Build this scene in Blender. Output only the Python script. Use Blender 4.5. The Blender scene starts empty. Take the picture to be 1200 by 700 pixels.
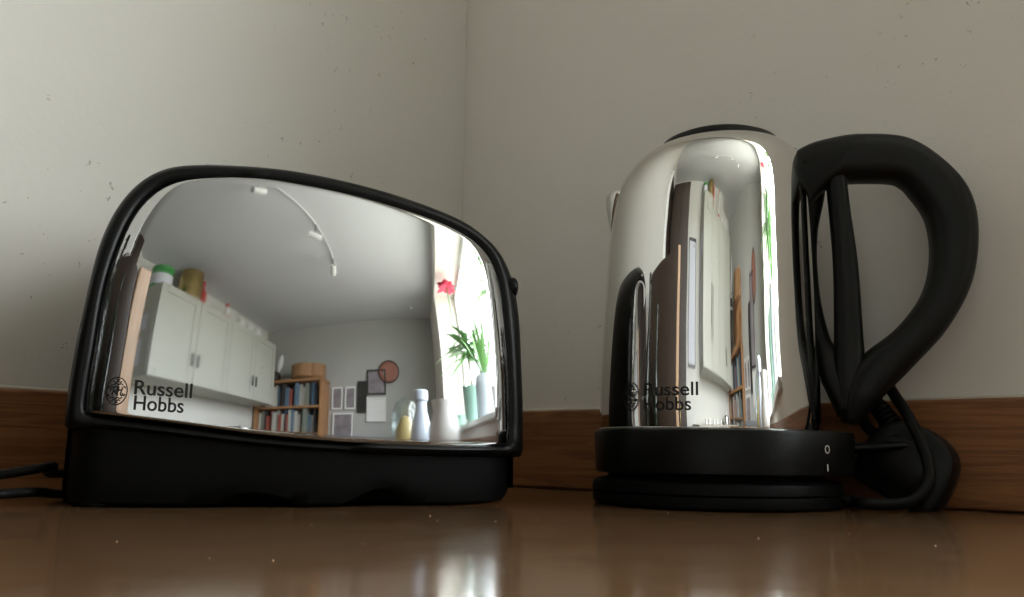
import bpy, bmesh, math, random
import numpy as np
from mathutils import Vector, Matrix

random.seed(7)
rng = np.random.default_rng(11)
scene = bpy.context.scene
COL = scene.collection
R = math.radians

# ------------------------------------------------------------------ camera
CAM_H, PITCH, ROLL = 0.033, R(10.1), R(0.8)
cd = bpy.data.cameras.new("camera")
cd.sensor_width = 36.0
cd.lens = 30.0
cd.clip_start = 0.01
cd.clip_end = 60.0
cam = bpy.data.objects.new("camera", cd)
COL.objects.link(cam)
_f = Vector((0, math.cos(PITCH), math.sin(PITCH)))
_u = Vector((0, -math.sin(PITCH), math.cos(PITCH)))
_r = Vector((1, 0, 0))
_rt = _r * math.cos(ROLL) + _u * math.sin(ROLL)
_ut = _u * math.cos(ROLL) - _r * math.sin(ROLL)
cam.matrix_world = Matrix(((_rt.x, _ut.x, -_f.x, 0), (_rt.y, _ut.y, -_f.y, 0), (_rt.z, _ut.z, -_f.z, CAM_H), (0, 0, 0, 1)))
scene.camera = cam

# ------------------------------------------------------------------ room frame: a along the toaster's wall, b along the kettle's wall
CORNER = (-0.0552, 0.8966)
ROOM_ROT = R(226.5)
_ca, _sa = math.cos(ROOM_ROT), math.sin(ROOM_ROT)
def W(a, b, z=0.0):
    return Vector((CORNER[0] + a * _ca - b * _sa, CORNER[1] + a * _sa + b * _ca, z))
A, B, ZC, ZF = 2.3, 3.4, 1.52, -0.90
TR = 0.28          # thickness of the window wall
WIN = (0.78, 2.55, 0.11, 1.36)      # window opening: b0, b1, z0, z1

# ------------------------------------------------------------------ world, light, exposure
world = bpy.data.worlds.new("World")
scene.world = world
world.use_nodes = True
_wn = world.node_tree
bg = _wn.nodes["Background"]
# overcast daylight outside the window: pale sky above the horizon, dim garden below it
_tc = _wn.nodes.new("ShaderNodeTexCoord")
_sx = _wn.nodes.new("ShaderNodeSeparateXYZ")
_rp = _wn.nodes.new("ShaderNodeValToRGB")
_wn.links.new(_tc.outputs["Generated"], _sx.inputs[0])
_wn.links.new(_sx.outputs[2], _rp.inputs[0])
_rp.color_ramp.elements[0].position = 0.0
_rp.color_ramp.elements[0].color = (0.40, 0.39, 0.35, 1)
_rp.color_ramp.elements[1].position = 0.06
_rp.color_ramp.elements[1].color = (0.94, 0.97, 1.0, 1)
_wn.links.new(_rp.outputs[0], bg.inputs[0])
bg.inputs[1].default_value = 6.4

# the window opening guides the sky light into the room
ld = bpy.data.lights.new("window_portal", 'AREA')
ld.shape = 'RECTANGLE'
ld.size = WIN[1] - WIN[0]
ld.size_y = WIN[3] - WIN[2]
ld.cycles.is_portal = True
lo = bpy.data.objects.new("window_portal", ld)
COL.objects.link(lo)
lo.location = W(-TR - 0.005, (WIN[0] + WIN[1]) / 2, (WIN[2] + WIN[3]) / 2)
_d = (W(1, 0) - W(0, 0)).normalized()
lo.rotation_euler = _d.to_track_quat('-Z', 'Y').to_euler()

scene.view_settings.view_transform = 'Standard'
scene.view_settings.look = 'None'
scene.view_settings.gamma = 1.0
scene.view_settings.exposure = 2.0
scene.view_settings.use_curve_mapping = False
scene.cycles.max_bounces = 14
scene.cycles.diffuse_bounces = 7
scene.cycles.glossy_bounces = 8
scene.cycles.transparent_max_bounces = 12
scene.cycles.use_denoising = True
scene.cycles.sample_clamp_indirect = 6.0
scene.cycles.caustics_reflective = False
scene.cycles.caustics_refractive = False

# ------------------------------------------------------------------ materials
def mat(name, col, rough=0.5, metal=0.0, var=0.06, scale=18.0, bump=0.0, bscale=120.0, coat=0.0, spec=0.5):
    m = bpy.data.materials.new(name)
    m.use_nodes = True
    nt = m.node_tree
    p = nt.nodes["Principled BSDF"]
    p.inputs["Roughness"].default_value = rough
    p.inputs["Metallic"].default_value = metal
    p.inputs["Specular IOR Level"].default_value = spec
    p.inputs["Coat Weight"].default_value = coat
    tc = nt.nodes.new("ShaderNodeTexCoord")
    nz = nt.nodes.new("ShaderNodeTexNoise")
    nz.inputs["Scale"].default_value = scale
    nz.inputs["Detail"].default_value = 5
    nt.links.new(tc.outputs["Object"], nz.inputs["Vector"])
    mx = nt.nodes.new("ShaderNodeMix")
    mx.data_type = 'RGBA'
    mx.inputs[6].default_value = (*[c * (1 - var) for c in col], 1)
    mx.inputs[7].default_value = (*[min(1, c * (1 + var)) for c in col], 1)
    nt.links.new(nz.outputs["Fac"], mx.inputs[0])
    nt.links.new(mx.outputs[2], p.inputs["Base Color"])
    if bump:
        nb = nt.nodes.new("ShaderNodeTexNoise")
        nb.inputs["Scale"].default_value = bscale
        nb.inputs["Detail"].default_value = 4
        nt.links.new(tc.outputs["Object"], nb.inputs["Vector"])
        bp = nt.nodes.new("ShaderNodeBump")
        bp.inputs["Strength"].default_value = bump
        bp.inputs["Distance"].default_value = 0.001
        nt.links.new(nb.outputs["Fac"], bp.inputs["Height"])
        nt.links.new(bp.outputs["Normal"], p.inputs["Normal"])
    return m

def N(nt, kind, **kw):
    n = nt.nodes.new(kind)
    for k, v in kw.items():
        if k in n.inputs.keys():
            n.inputs[k].default_value = v
        else:
            setattr(n, k, v)
    return n

def wall_material(name, col, dirt):
    m = bpy.data.materials.new(name)
    m.use_nodes = True
    nt = m.node_tree
    L = nt.links.new
    p = nt.nodes["Principled BSDF"]
    p.inputs["Roughness"].default_value = 0.62
    tc = N(nt, "ShaderNodeTexCoord")
    big = N(nt, "ShaderNodeTexNoise", Scale=3.0, Detail=6.0, Roughness=0.6)
    L(tc.outputs["Object"], big.inputs["Vector"])
    c0 = N(nt, "ShaderNodeMix", data_type='RGBA')
    c0.inputs[6].default_value = (col[0] * .94, col[1] * .935, col[2] * .91, 1)
    c0.inputs[7].default_value = (col[0] * 1.05, col[1] * 1.05, col[2] * 1.06, 1)
    L(big.outputs["Fac"], c0.inputs[0])
    # small splashes and chips: sparse voronoi cells kept by a random draw, only where the patch noise allows
    last = c0.outputs[2]
    for sc, keep, rad, dark in ((95.0, 0.86, 0.16, 0.40), (210.0, 0.84, 0.26, 0.45), (60.0, 0.95, 0.08, 0.28)):
        mp = N(nt, "ShaderNodeMapping")
        mp.inputs["Scale"].default_value = (1.0, 1.0, 0.62)
        L(tc.outputs["Object"], mp.inputs["Vector"])
        wob = N(nt, "ShaderNodeTexNoise", Scale=260.0, Detail=2.0)
        L(tc.outputs["Object"], wob.inputs["Vector"])
        add = N(nt, "ShaderNodeMixRGB", blend_type='LINEAR_LIGHT')
        add.inputs[0].default_value = 0.006
        L(mp.outputs[0], add.inputs[1]); L(wob.outputs["Color"], add.inputs[2])
        vo = N(nt, "ShaderNodeTexVoronoi", Scale=sc)
        L(add.outputs[0], vo.inputs["Vector"])
        sep = N(nt, "ShaderNodeSeparateColor")
        L(vo.outputs["Color"], sep.inputs[0])
        g = N(nt, "ShaderNodeMath", operation='GREATER_THAN'); g.inputs[1].default_value = keep
        L(sep.outputs[0], g.inputs[0])
        sz = N(nt, "ShaderNodeMath", operation='MULTIPLY'); sz.inputs[1].default_value = rad
        L(sep.outputs[1], sz.inputs[0])
        ls = N(nt, "ShaderNodeMath", operation='SUBTRACT')
        L(sz.outputs[0], ls.inputs[0]); L(vo.outputs["Distance"], ls.inputs[1])
        sm = N(nt, "ShaderNodeMapRange"); sm.inputs["From Min"].default_value = 0.0; sm.inputs["From Max"].default_value = 0.06
        L(ls.outputs[0], sm.inputs["Value"])
        ml = N(nt, "ShaderNodeMath", operation='MULTIPLY')
        L(sm.outputs[0], ml.inputs[0]); L(g.outputs[0], ml.inputs[1])
        pn = N(nt, "ShaderNodeTexNoise", Scale=4.5, Detail=1.0)
        L(tc.outputs["Object"], pn.inputs["Vector"])
        pr = N(nt, "ShaderNodeMapRange"); pr.inputs["From Min"].default_value = 0.62 - dirt * 0.3; pr.inputs["From Max"].default_value = 0.72 - dirt * 0.3
        L(pn.outputs["Fac"], pr.inputs["Value"])
        m2 = N(nt, "ShaderNodeMath", operation='MULTIPLY')
        L(ml.outputs[0], m2.inputs[0]); L(pr.outputs[0], m2.inputs[1])
        m3 = N(nt, "ShaderNodeMath", operation='MULTIPLY'); m3.inputs[1].default_value = 0.75
        L(m2.outputs[0], m3.inputs[0])
        mx = N(nt, "ShaderNodeMix", data_type='RGBA')
        L(m3.outputs[0], mx.inputs[0]); L(last, mx.inputs[6])
        mx.inputs[7].default_value = (col[0] * dark, col[1] * dark * .92, col[2] * dark * .8, 1)
        last = mx.outputs[2]
    L(last, p.inputs["Base Color"])
    # roller texture
    b1 = N(nt, "ShaderNodeTexNoise", Scale=210.0, Detail=4.0, Roughness=0.6)
    b2 = N(nt, "ShaderNodeTexNoise", Scale=22.0, Detail=3.0)
    L(tc.outputs["Object"], b1.inputs["Vector"]); L(tc.outputs["Object"], b2.inputs["Vector"])
    bs = N(nt, "ShaderNodeMath", operation='MULTIPLY_ADD'); bs.inputs[1].default_value = 3.0
    L(b2.outputs["Fac"], bs.inputs[0]); L(b1.outputs["Fac"], bs.inputs[2])
    bp = N(nt, "ShaderNodeBump", Strength=0.20, Distance=0.0009)
    L(bs.outputs[0], bp.inputs["Height"]); L(bp.outputs[0], p.inputs["Normal"])
    return m

def wood_material(name, c_dark, c_light, rough, grain_axis, stretch=14.0, ring=38.0, coat=0.0, bump=0.25):
    m = bpy.data.materials.new(name)
    m.use_nodes = True
    nt = m.node_tree
    L = nt.links.new
    p = nt.nodes["Principled BSDF"]
    p.inputs["Coat Weight"].default_value = coat
    p.inputs["Coat Roughness"].default_value = 0.12
    tc = N(nt, "ShaderNodeTexCoord")
    mp = N(nt, "ShaderNodeMapping")
    s = [stretch] * 3
    s[grain_axis] = 1.0
    mp.inputs["Scale"].default_value = s
    L(tc.outputs["Object"], mp.inputs["Vector"])
    n1 = N(nt, "ShaderNodeTexNoise", Scale=ring / stretch * 1.6, Detail=8.0, Roughness=0.62, Distortion=0.9)
    n2 = N(nt, "ShaderNodeTexNoise", Scale=ring * 1.2, Detail=4.0, Roughness=0.7)
    L(mp.outputs[0], n1.inputs["Vector"]); L(mp.outputs[0], n2.inputs["Vector"])
    ml = N(nt, "ShaderNodeMath", operation='MULTIPLY'); ml.inputs[1].default_value = 5.0
    L(n1.outputs["Fac"], ml.inputs[0])
    fr = N(nt, "ShaderNodeMath", operation='PINGPONG'); fr.inputs[1].default_value = 0.5
    L(ml.outputs[0], fr.inputs[0])
    av = N(nt, "ShaderNodeMath", operation='MULTIPLY_ADD'); av.inputs[1].default_value = 1.0
    sc2 = N(nt, "ShaderNodeMath", operation='MULTIPLY'); sc2.inputs[1].default_value = 0.6
    L(n2.outputs["Fac"], sc2.inputs[0])
    L(fr.outputs[0], av.inputs[0]); L(sc2.outputs[0], av.inputs[2])
    mx = N(nt, "ShaderNodeMix", data_type='RGBA')
    mr = N(nt, "ShaderNodeMapRange"); mr.inputs["From Min"].default_value = 0.15; mr.inputs["From Max"].default_value = 0.85
    L(av.outputs[0], mr.inputs["Value"]); L(mr.outputs[0], mx.inputs[0])
    mx.inputs[6].default_value = (*c_dark, 1)
    mx.inputs[7].default_value = (*c_light, 1)
    L(mx.outputs[2], p.inputs["Base Color"])
    rr = N(nt, "ShaderNodeMapRange"); rr.inputs["To Min"].default_value = rough * .85; rr.inputs["To Max"].default_value = rough * 1.2
    L(n2.outputs["Fac"], rr.inputs["Value"]); L(rr.outputs[0], p.inputs["Roughness"])
    if bump:
        bp = N(nt, "ShaderNodeBump", Strength=bump, Distance=0.0006)
        L(av.outputs[0], bp.inputs["Height"]); L(bp.outputs[0], p.inputs["Normal"])
    return m

def counter_material():
    m = bpy.data.materials.new("varnished_counter")
    m.use_nodes = True
    nt = m.node_tree
    L = nt.links.new
    p = nt.nodes["Principled BSDF"]
    tc = N(nt, "ShaderNodeTexCoord")
    mp = N(nt, "ShaderNodeMapping"); mp.inputs["Scale"].default_value = (9.0, 1.2, 1.0)
    L(tc.outputs["Object"], mp.inputs["Vector"])
    n1 = N(nt, "ShaderNodeTexNoise", Scale=2.4, Detail=9.0, Roughness=0.62, Distortion=0.6)
    L(mp.outputs[0], n1.inputs["Vector"])
    n3 = N(nt, "ShaderNodeTexNoise", Scale=4.0, Detail=5.0)
    L(tc.outputs["Object"], n3.inputs["Vector"])
    mx = N(nt, "ShaderNodeMix", data_type='RGBA')
    L(n1.outputs["Fac"], mx.inputs[0])
    mx.inputs[6].default_value = (0.100, 0.054, 0.026, 1)
    mx.inputs[7].default_value = (0.135, 0.076, 0.039, 1)
    # fine pale dust
    d1 = N(nt, "ShaderNodeTexVoronoi", Scale=420.0)
    L(tc.outputs["Object"], d1.inputs["Vector"])
    sp = N(nt, "ShaderNodeSeparateColor"); L(d1.outputs["Color"], sp.inputs[0])
    g = N(nt, "ShaderNodeMath", operation='GREATER_THAN'); g.inputs[1].default_value = 0.955; L(sp.outputs[0], g.inputs[0])
    lt = N(nt, "ShaderNodeMath", operation='LESS_THAN'); lt.inputs[1].default_value = 0.22; L(d1.outputs["Distance"], lt.inputs[0])
    dm = N(nt, "ShaderNodeMath", operation='MULTIPLY'); L(g.outputs[0], dm.inputs[0]); L(lt.outputs[0], dm.inputs[1])
    dm2 = N(nt, "ShaderNodeMath", operation='MULTIPLY'); dm2.inputs[1].default_value = 0.22; L(dm.outputs[0], dm2.inputs[0])
    mx2 = N(nt, "ShaderNodeMix", data_type='RGBA')
    L(dm2.outputs[0], mx2.inputs[0]); L(mx.outputs[2], mx2.inputs[6]); mx2.inputs[7].default_value = (0.5, 0.46, 0.4, 1)
    L(mx2.outputs[2], p.inputs["Base Color"])
    # smeared gloss
    mp2 = N(nt, "ShaderNodeMapping"); mp2.inputs["Scale"].default_value = (5.0, 7.0, 1.0); mp2.inputs["Rotation"].default_value = (0, 0, 0.7)
    L(tc.outputs["Object"], mp2.inputs["Vector"])
    n2 = N(nt, "ShaderNodeTexNoise", Scale=3.0, Detail=6.0, Roughness=0.7)
    L(mp2.outputs[0], n2.inputs["Vector"])
    rr = N(nt, "ShaderNodeMapRange"); rr.inputs["From Min"].default_value = 0.3; rr.inputs["From Max"].default_value = 0.7
    rr.inputs["To Min"].default_value = 0.09; rr.inputs["To Max"].default_value = 0.16
    L(n2.outputs["Fac"], rr.inputs["Value"]); L(rr.outputs[0], p.inputs["Roughness"])
    bp = N(nt, "ShaderNodeBump", Strength=0.03, Distance=0.0008)
    nb = N(nt, "ShaderNodeTexNoise", Scale=60.0, Detail=4.0)
    L(tc.outputs["Object"], nb.inputs["Vector"])
    L(nb.outputs["Fac"], bp.inputs["Height"]); L(bp.outputs[0], p.inputs["Normal"])
    p.inputs["IOR"].default_value = 1.45
    return m

def chrome_material(name, col, rough, bscale, bstr, stretch, smear=0.06):
    m = bpy.data.materials.new(name)
    m.use_nodes = True
    nt = m.node_tree
    L = nt.links.new
    p = nt.nodes["Principled BSDF"]
    p.inputs["Metallic"].default_value = 1.0
    p.inputs["Base Color"].default_value = (*col, 1)
    tc = N(nt, "ShaderNodeTexCoord")
    mp = N(nt, "ShaderNodeMapping"); mp.inputs["Scale"].default_value = stretch
    L(tc.outputs["Object"], mp.inputs["Vector"])
    nb = N(nt, "ShaderNodeTexNoise", Scale=bscale, Detail=2.0, Roughness=0.4)
    L(mp.outputs[0], nb.inputs["Vector"])
    bp = N(nt, "ShaderNodeBump", Strength=bstr, Distance=0.001)
    L(nb.outputs["Fac"], bp.inputs["Height"]); L(bp.outputs[0], p.inputs["Normal"])
    # greasy smears and dried water spots
    ns = N(nt, "ShaderNodeTexNoise", Scale=19.0, Detail=7.0, Roughness=0.68, Distortion=0.8)
    L(tc.outputs["Object"], ns.inputs["Vector"])
    mr = N(nt, "ShaderNodeMapRange"); mr.inputs["From Min"].default_value = 0.50; mr.inputs["From Max"].default_value = 0.75
    mr.inputs["To Min"].default_value = rough; mr.inputs["To Max"].default_value = rough + smear
    L(ns.outputs["Fac"], mr.inputs["Value"])
    vo = N(nt, "ShaderNodeTexVoronoi", Scale=150.0); L(tc.outputs["Object"], vo.inputs["Vector"])
    sp = N(nt, "ShaderNodeSeparateColor"); L(vo.outputs["Color"], sp.inputs[0])
    g = N(nt, "ShaderNodeMath", operation='GREATER_THAN'); g.inputs[1].default_value = 0.90; L(sp.outputs[0], g.inputs[0])
    sz = N(nt, "ShaderNodeMath", operation='MULTIPLY'); sz.inputs[1].default_value = 0.22; L(sp.outputs[1], sz.inputs[0])
    lt = N(nt, "ShaderNodeMath", operation='LESS_THAN'); L(vo.outputs["Distance"], lt.inputs[0]); L(sz.outputs[0], lt.inputs[1])
    dm = N(nt, "ShaderNodeMath", operation='MULTIPLY'); L(g.outputs[0], dm.inputs[0]); L(lt.outputs[0], dm.inputs[1])
    ad = N(nt, "ShaderNodeMath", operation='MULTIPLY_ADD'); ad.inputs[1].default_value = 0.22
    L(dm.outputs[0], ad.inputs[0]); L(mr.outputs[0], ad.inputs[2])
    L(ad.outputs[0], p.inputs["Roughness"])
    return m

def glass_material(name, tint, amount):
    m = bpy.data.materials.new(name)
    m.use_nodes = True
    nt = m.node_tree
    out = nt.nodes["Material Output"]
    nt.nodes.remove(nt.nodes["Principled BSDF"])
    tr = N(nt, "ShaderNodeBsdfTransparent"); tr.inputs[0].default_value = (*tint, 1)
    gl = N(nt, "ShaderNodeBsdfGlossy"); gl.inputs["Roughness"].default_value = 0.02
    nz = N(nt, "ShaderNodeTexNoise", Scale=6.0)
    mr = N(nt, "ShaderNodeMapRange"); mr.inputs["To Min"].default_value = amount * .8; mr.inputs["To Max"].default_value = amount * 1.2
    nt.links.new(nz.outputs["Fac"], mr.inputs["Value"])
    mx = N(nt, "ShaderNodeMixShader")
    nt.links.new(mr.outputs[0], mx.inputs[0])
    nt.links.new(tr.outputs[0], mx.inputs[1]); nt.links.new(gl.outputs[0], mx.inputs[2])
    nt.links.new(mx.outputs[0], out.inputs[0])
    return m

M = {}
M['wall'] = wall_material("wall_paint", (0.635, 0.612, 0.570), 0.8)
M['wall_r'] = wall_material("wall_paint_brightened", (0.77, 0.735, 0.69), 0.30)  # same paint as the left wall, lightened in colour to make up missing light
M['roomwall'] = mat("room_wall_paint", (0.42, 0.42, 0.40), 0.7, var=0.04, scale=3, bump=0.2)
M['backwall'] = mat("back_wall_bounce_paint", (0.66, 0.65, 0.61), 0.7, var=0.04, scale=3, bump=0.2)  # kept paler than the far wall to bounce light onto the right wall
M['ceiling'] = mat("ceiling_paint", (0.64, 0.645, 0.655), 0.8, var=0.02, scale=3)
M['floor'] = wood_material("floor_boards", (0.16, 0.09, 0.045), (0.33, 0.20, 0.11), 0.4, 1)
M['counter'] = counter_material()
M['upstand'] = wood_material("upstand_wood", (0.150, 0.054, 0.018), (0.310, 0.128, 0.044), 0.42, 0, stretch=26.0, ring=60.0, coat=0.05)
M['chrome'] = chrome_material("toaster_chrome", (0.52, 0.525, 0.535), 0.028, 9.0, 0.03, (1, 1, 1), 0.07)
M['steel'] = chrome_material("kettle_steel", (0.76, 0.755, 0.74), 0.022, 30.0, 0.11, (1.6, 1.6, 0.08))
M['black'] = mat("black_plastic", (0.0045, 0.0045, 0.0045), 0.36, spec=0.18, var=0.2, bump=0.06, bscale=700)
M['black_soft'] = mat("black_soft_plastic", (0.005, 0.005, 0.0049), 0.44, spec=0.22, var=0.2, bump=0.12, bscale=900)
M['black_matt'] = mat("black_matt_plastic", (0.003, 0.003, 0.003), 0.50, spec=0.09, var=0.2, bump=0.1, bscale=600)
M['cable'] = mat("black_cable", (0.004, 0.0038, 0.0038), 0.5, spec=0.14, var=0.2)
M['ink'] = mat("black_print", (0.006, 0.006, 0.006), 0.6, var=0.1)
M['whiteink'] = mat("white_print", (0.62, 0.62, 0.60), 0.6, var=0.1)
M['dark'] = mat("dark_inside", (0.02, 0.018, 0.016), 0.7)
M['metal'] = mat("brushed_metal", (0.5, 0.5, 0.5), 0.3, metal=1.0)
M['sealant'] = mat('old_sealant', (0.52, 0.49, 0.42), 0.5, var=0.25, scale=40)
M['crumb'] = mat("pale_crumbs", (0.62, 0.55, 0.44), 0.8)

# ------------------------------------------------------------------ object helpers
def mesh_obj(name, verts, faces, m, parent=None, smooth=True):
    me = bpy.data.meshes.new(name)
    me.from_pydata([tuple(map(float, v)) for v in verts], [], [tuple(map(int, f)) for f in faces])
    bm = bmesh.new(); bm.from_mesh(me)
    bmesh.ops.recalc_face_normals(bm, faces=bm.faces)
    bm.to_mesh(me); bm.free()
    if smooth:
        me.polygons.foreach_set("use_smooth", [True] * len(me.polygons))
    me.update()
    o = bpy.data.objects.new(name, me)
    COL.objects.link(o)
    if m is not None:
        me.materials.append(m)
    o.parent = parent
    return o

def bm_obj(name, bm, m, parent=None, smooth=False):
    bmesh.ops.recalc_face_normals(bm, faces=bm.faces)
    me = bpy.data.meshes.new(name)
    bm.to_mesh(me); bm.free()
    if smooth:
        me.polygons.foreach_set("use_smooth", [True] * len(me.polygons))
    o = bpy.data.objects.new(name, me)
    COL.objects.link(o)
    me.materials.append(m)
    o.parent = parent
    return o

def box_bm(lo_, hi_, bevel=0.0, bm=None, seg=2):
    own = bmesh.new()
    bmesh.ops.create_cube(own, size=1.0)
    for v in own.verts:
        for i in range(3):
            v.co[i] = lo_[i] if v.co[i] < 0 else hi_[i]
    if bevel:
        bmesh.ops.bevel(own, geom=own.edges[:], offset=bevel, segments=seg, affect='EDGES', profile=0.5)
    if bm is None:
        return own
    tmp = bpy.data.meshes.new("tmp"); own.to_mesh(tmp); own.free()
    bm.from_mesh(tmp); bpy.data.meshes.remove(tmp)
    return bm

def tag(o, label, cat, group=None, kind=None):
    if label: o['label'] = label
    if cat: o['category'] = cat
    if group: o['group'] = group
    if kind: o['kind'] = kind
    return o

def thing(name, label, cat, loc=(0, 0, 0), rz=0.0, group=None):
    o = bpy.data.objects.new(name, None)
    o.empty_display_size = 0.02
    COL.objects.link(o)
    o.location = loc
    o.rotation_euler = (0, 0, rz)
    return tag(o, label, cat, group)

def place(o, a, b, z=0.0, rz=0.0):
    o.location = W(a, b, z)
    o.rotation_euler = (0, 0, ROOM_ROT + rz)
    return o

def catmull(pts, n, closed=False):
    P = np.array(pts, float)
    if closed:
        Q = np.vstack([P[-1], P, P[0], P[1]])
    else:
        Q = np.vstack([2 * P[0] - P[1], P, 2 * P[-1] - P[-2]])
    segs = len(Q) - 3
    out = []
    for k in range(segs):
        p0, p1, p2, p3 = Q[k:k + 4]
        for j in range(n):
            t = j / n
            out.append(0.5 * (2 * p1 + (p2 - p0) * t + (2 * p0 - 5 * p1 + 4 * p2 - p3) * t * t + (3 * p1 - p0 - 3 * p2 + p3) * t ** 3))
    if not closed:
        out.append(P[-1])
    return np.array(out)

def resample(P, n, closed=False):
    P = np.asarray(P, float)
    if closed: P = np.vstack([P, P[0]])
    d = np.r_[0, np.cumsum(np.linalg.norm(np.diff(P, axis=0), axis=1))]
    t = np.linspace(0, d[-1], n + 1 if closed else n)
    if closed: t = t[:-1]
    return np.stack([np.interp(t, d, P[:, i]) for i in range(P.shape[1])], 1)

def sweep(path, rn, rb, up=(0, 1, 0), seg=16, cap=True, power=2.0):
    """tube along path; rb = half width along 'up' reference, rn = half width across it"""
    P = np.asarray(path, float)
    n = len(P)
    rn = np.broadcast_to(rn, n); rb = np.broadcast_to(rb, n)
    T = np.gradient(P, axis=0); T /= np.linalg.norm(T, axis=1)[:, None]
    verts, faces = [], []
    u0 = np.array(up, float)
    for i in range(n):
        b = u0 - T[i] * (u0 @ T[i])
        b /= np.linalg.norm(b)
        u0 = b if up == 'free' else np.array(up, float)
        nn = np.cross(T[i], b)
        for k in range(seg):
            th = 2 * math.pi * k / seg
            c, s = math.cos(th), math.sin(th)
            c = math.copysign(abs(c) ** (2 / power), c); s = math.copysign(abs(s) ** (2 / power), s)
            verts.append(P[i] + nn * rn[i] * c + b * rb[i] * s)
    for i in range(n - 1):
        for k in range(seg):
            k2 = (k + 1) % seg
            faces.append((i * seg + k, i * seg + k2, (i + 1) * seg + k2, (i + 1) * seg + k))
    if cap:
        for base, c in ((0, P[0]), ((n - 1) * seg, P[-1])):
            verts.append(c); ci = len(verts) - 1
            for k in range(seg):
                faces.append((base + k, base + (k + 1) % seg, ci))
    return verts, faces

def cable_sweep(path, r, seg=10):
    """round tube with a transported frame"""
    P = np.asarray(path, float); n = len(P)
    T = np.gradient(P, axis=0); T /= np.linalg.norm(T, axis=1)[:, None]
    b = np.cross(T[0], (0.3, 0.2, 0.93)); b /= np.linalg.norm(b)
    verts, faces = [], []
    for i in range(n):
        b = b - T[i] * (b @ T[i]); b /= np.linalg.norm(b)
        nn = np.cross(T[i], b)
        for k in range(seg):
            th = 2 * math.pi * k / seg
            verts.append(P[i] + r * (nn * math.cos(th) + b * math.sin(th)))
    for i in range(n - 1):
        for k in range(seg):
            k2 = (k + 1) % seg
            faces.append((i * seg + k, i * seg + k2, (i + 1) * seg + k2, (i + 1) * seg + k))
    faces.append(tuple(range(seg))); faces.append(tuple((n - 1) * seg + k for k in range(seg)))
    return verts, faces

def lathe(profile, seg=48, cx=None):
    """profile: list of (r, z) ; cx: optional list of x offsets per ring"""
    verts, faces = [], []
    n = len(profile)
    for i, (r, z) in enumerate(profile):
        off = 0 if cx is None else cx[i]
        for k in range(seg):
            th = 2 * math.pi * k / seg
            verts.append((off + r * math.cos(th), r * math.sin(th), z))
    for i in range(n - 1):
        for k in range(seg):
            k2 = (k + 1) % seg
            faces.append((i * seg + k, i * seg + k2, (i + 1) * seg + k2, (i + 1) * seg + k))
    faces.append(tuple(range(seg))[::-1]); faces.append(tuple((n - 1) * seg + k for k in range(seg)))
    return verts, faces

def lathe_obj(name, profile, m, parent=None, seg=32, at=(0, 0, 0)):
    v, f = lathe(profile, seg)
    v = [(p[0] + at[0], p[1] + at[1], p[2] + at[2]) for p in v]
    o = mesh_obj(name, v, f, m, parent)
    sharp(o)
    return o

def sharp(o, ang=38):
    me = o.data
    bm = bmesh.new(); bm.from_mesh(me)
    for e in bm.edges:
        if len(e.link_faces) == 2:
            e.smooth = e.calc_face_angle(0) < R(ang)
    bm.to_mesh(me); bm.free()

# ------------------------------------------------------------------ setting
def slab(name, lo_, hi_, m, kind='structure', bevel=0.0):
    o = bm_obj(name, box_bm(lo_, hi_, bevel), m)
    place(o, 0, 0)
    if kind: o['kind'] = kind
    return o

T_ = 0.12
slab('wall_left', (-TR, -T_, ZF), (A + T_, 0, ZC), M['wall'])
wr = bmesh.new()
b0, b1, z0, z1 = WIN
box_bm((-TR, 0.0005, ZF), (0, b0, ZC), bm=wr)
box_bm((-TR, b1, ZF), (0, B, ZC), bm=wr)
box_bm((-TR, b0, ZF), (0, b1, z0), bm=wr)
box_bm((-TR, b0, z1), (0, b1, ZC), bm=wr)
o = bm_obj('wall_right', wr, M['wall_r']); place(o, 0, 0); o['kind'] = 'structure'
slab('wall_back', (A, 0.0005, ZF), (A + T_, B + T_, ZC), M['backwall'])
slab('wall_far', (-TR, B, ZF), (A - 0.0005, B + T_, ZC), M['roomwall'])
slab('ceiling', (-TR, -T_, ZC + 0.001), (A + T_, B + T_, ZC + 0.1), M['ceiling'])
slab('floor', (-TR, -T_, ZF - 0.1), (A + T_, B + T_, ZF - 0.001), M['floor'])
CT_A, CT_B = 0.72, 2.9
o = slab('countertop', (0.001, 0.001, -0.04), (CT_A, CT_B, 0.0), M['counter'], bevel=0.003)

# wooden upstands along both walls, with a mitred meeting in the corner
UH, UT = 0.069, 0.018
def upstand(name, along, length, label):
    bm = box_bm((0, 0, 0), (length, UT, UH), bevel=0.0022, seg=3)
    ob = bm_obj(name, bm, M['upstand'])
    if along == 'a':
        ob.location = W(0.001, 0.001, 0.0006); ob.rotation_euler = (0, 0, ROOM_ROT)
    else:
        ob.location = W(0.001 + UT, UT + 0.0015, 0.0006); ob.rotation_euler = (0, 0, ROOM_ROT + math.pi / 2)
    ob['kind'] = 'structure'
    ob['label'] = label
    # uneven bead of sealant where the wood meets the wall
    n_ = int(length / 0.012)
    xs_ = np.linspace(0.02, length - 0.004, n_)
    wob = np.convolve(rng.normal(0, 1, n_ + 8), np.ones(9) / 9, 'valid') * 0.0010
    bp_ = np.stack([xs_, 0 * xs_ + (0.0008 if along == 'a' else UT - 0.0008) , UH + 0.0004 + wob], 1)
    v_, f_ = cable_sweep(bp_, 0.0021, 7)
    mesh_obj('sealant_bead', v_, f_, M['sealant'], ob)
    return ob
upstand('upstand_left', 'a', 0.716, 'dark varnished wooden upstand along the wall behind the toaster')
upstand('upstand_right', 'b', 2.85, 'brown wooden upstand along the wall behind the kettle')

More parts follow.
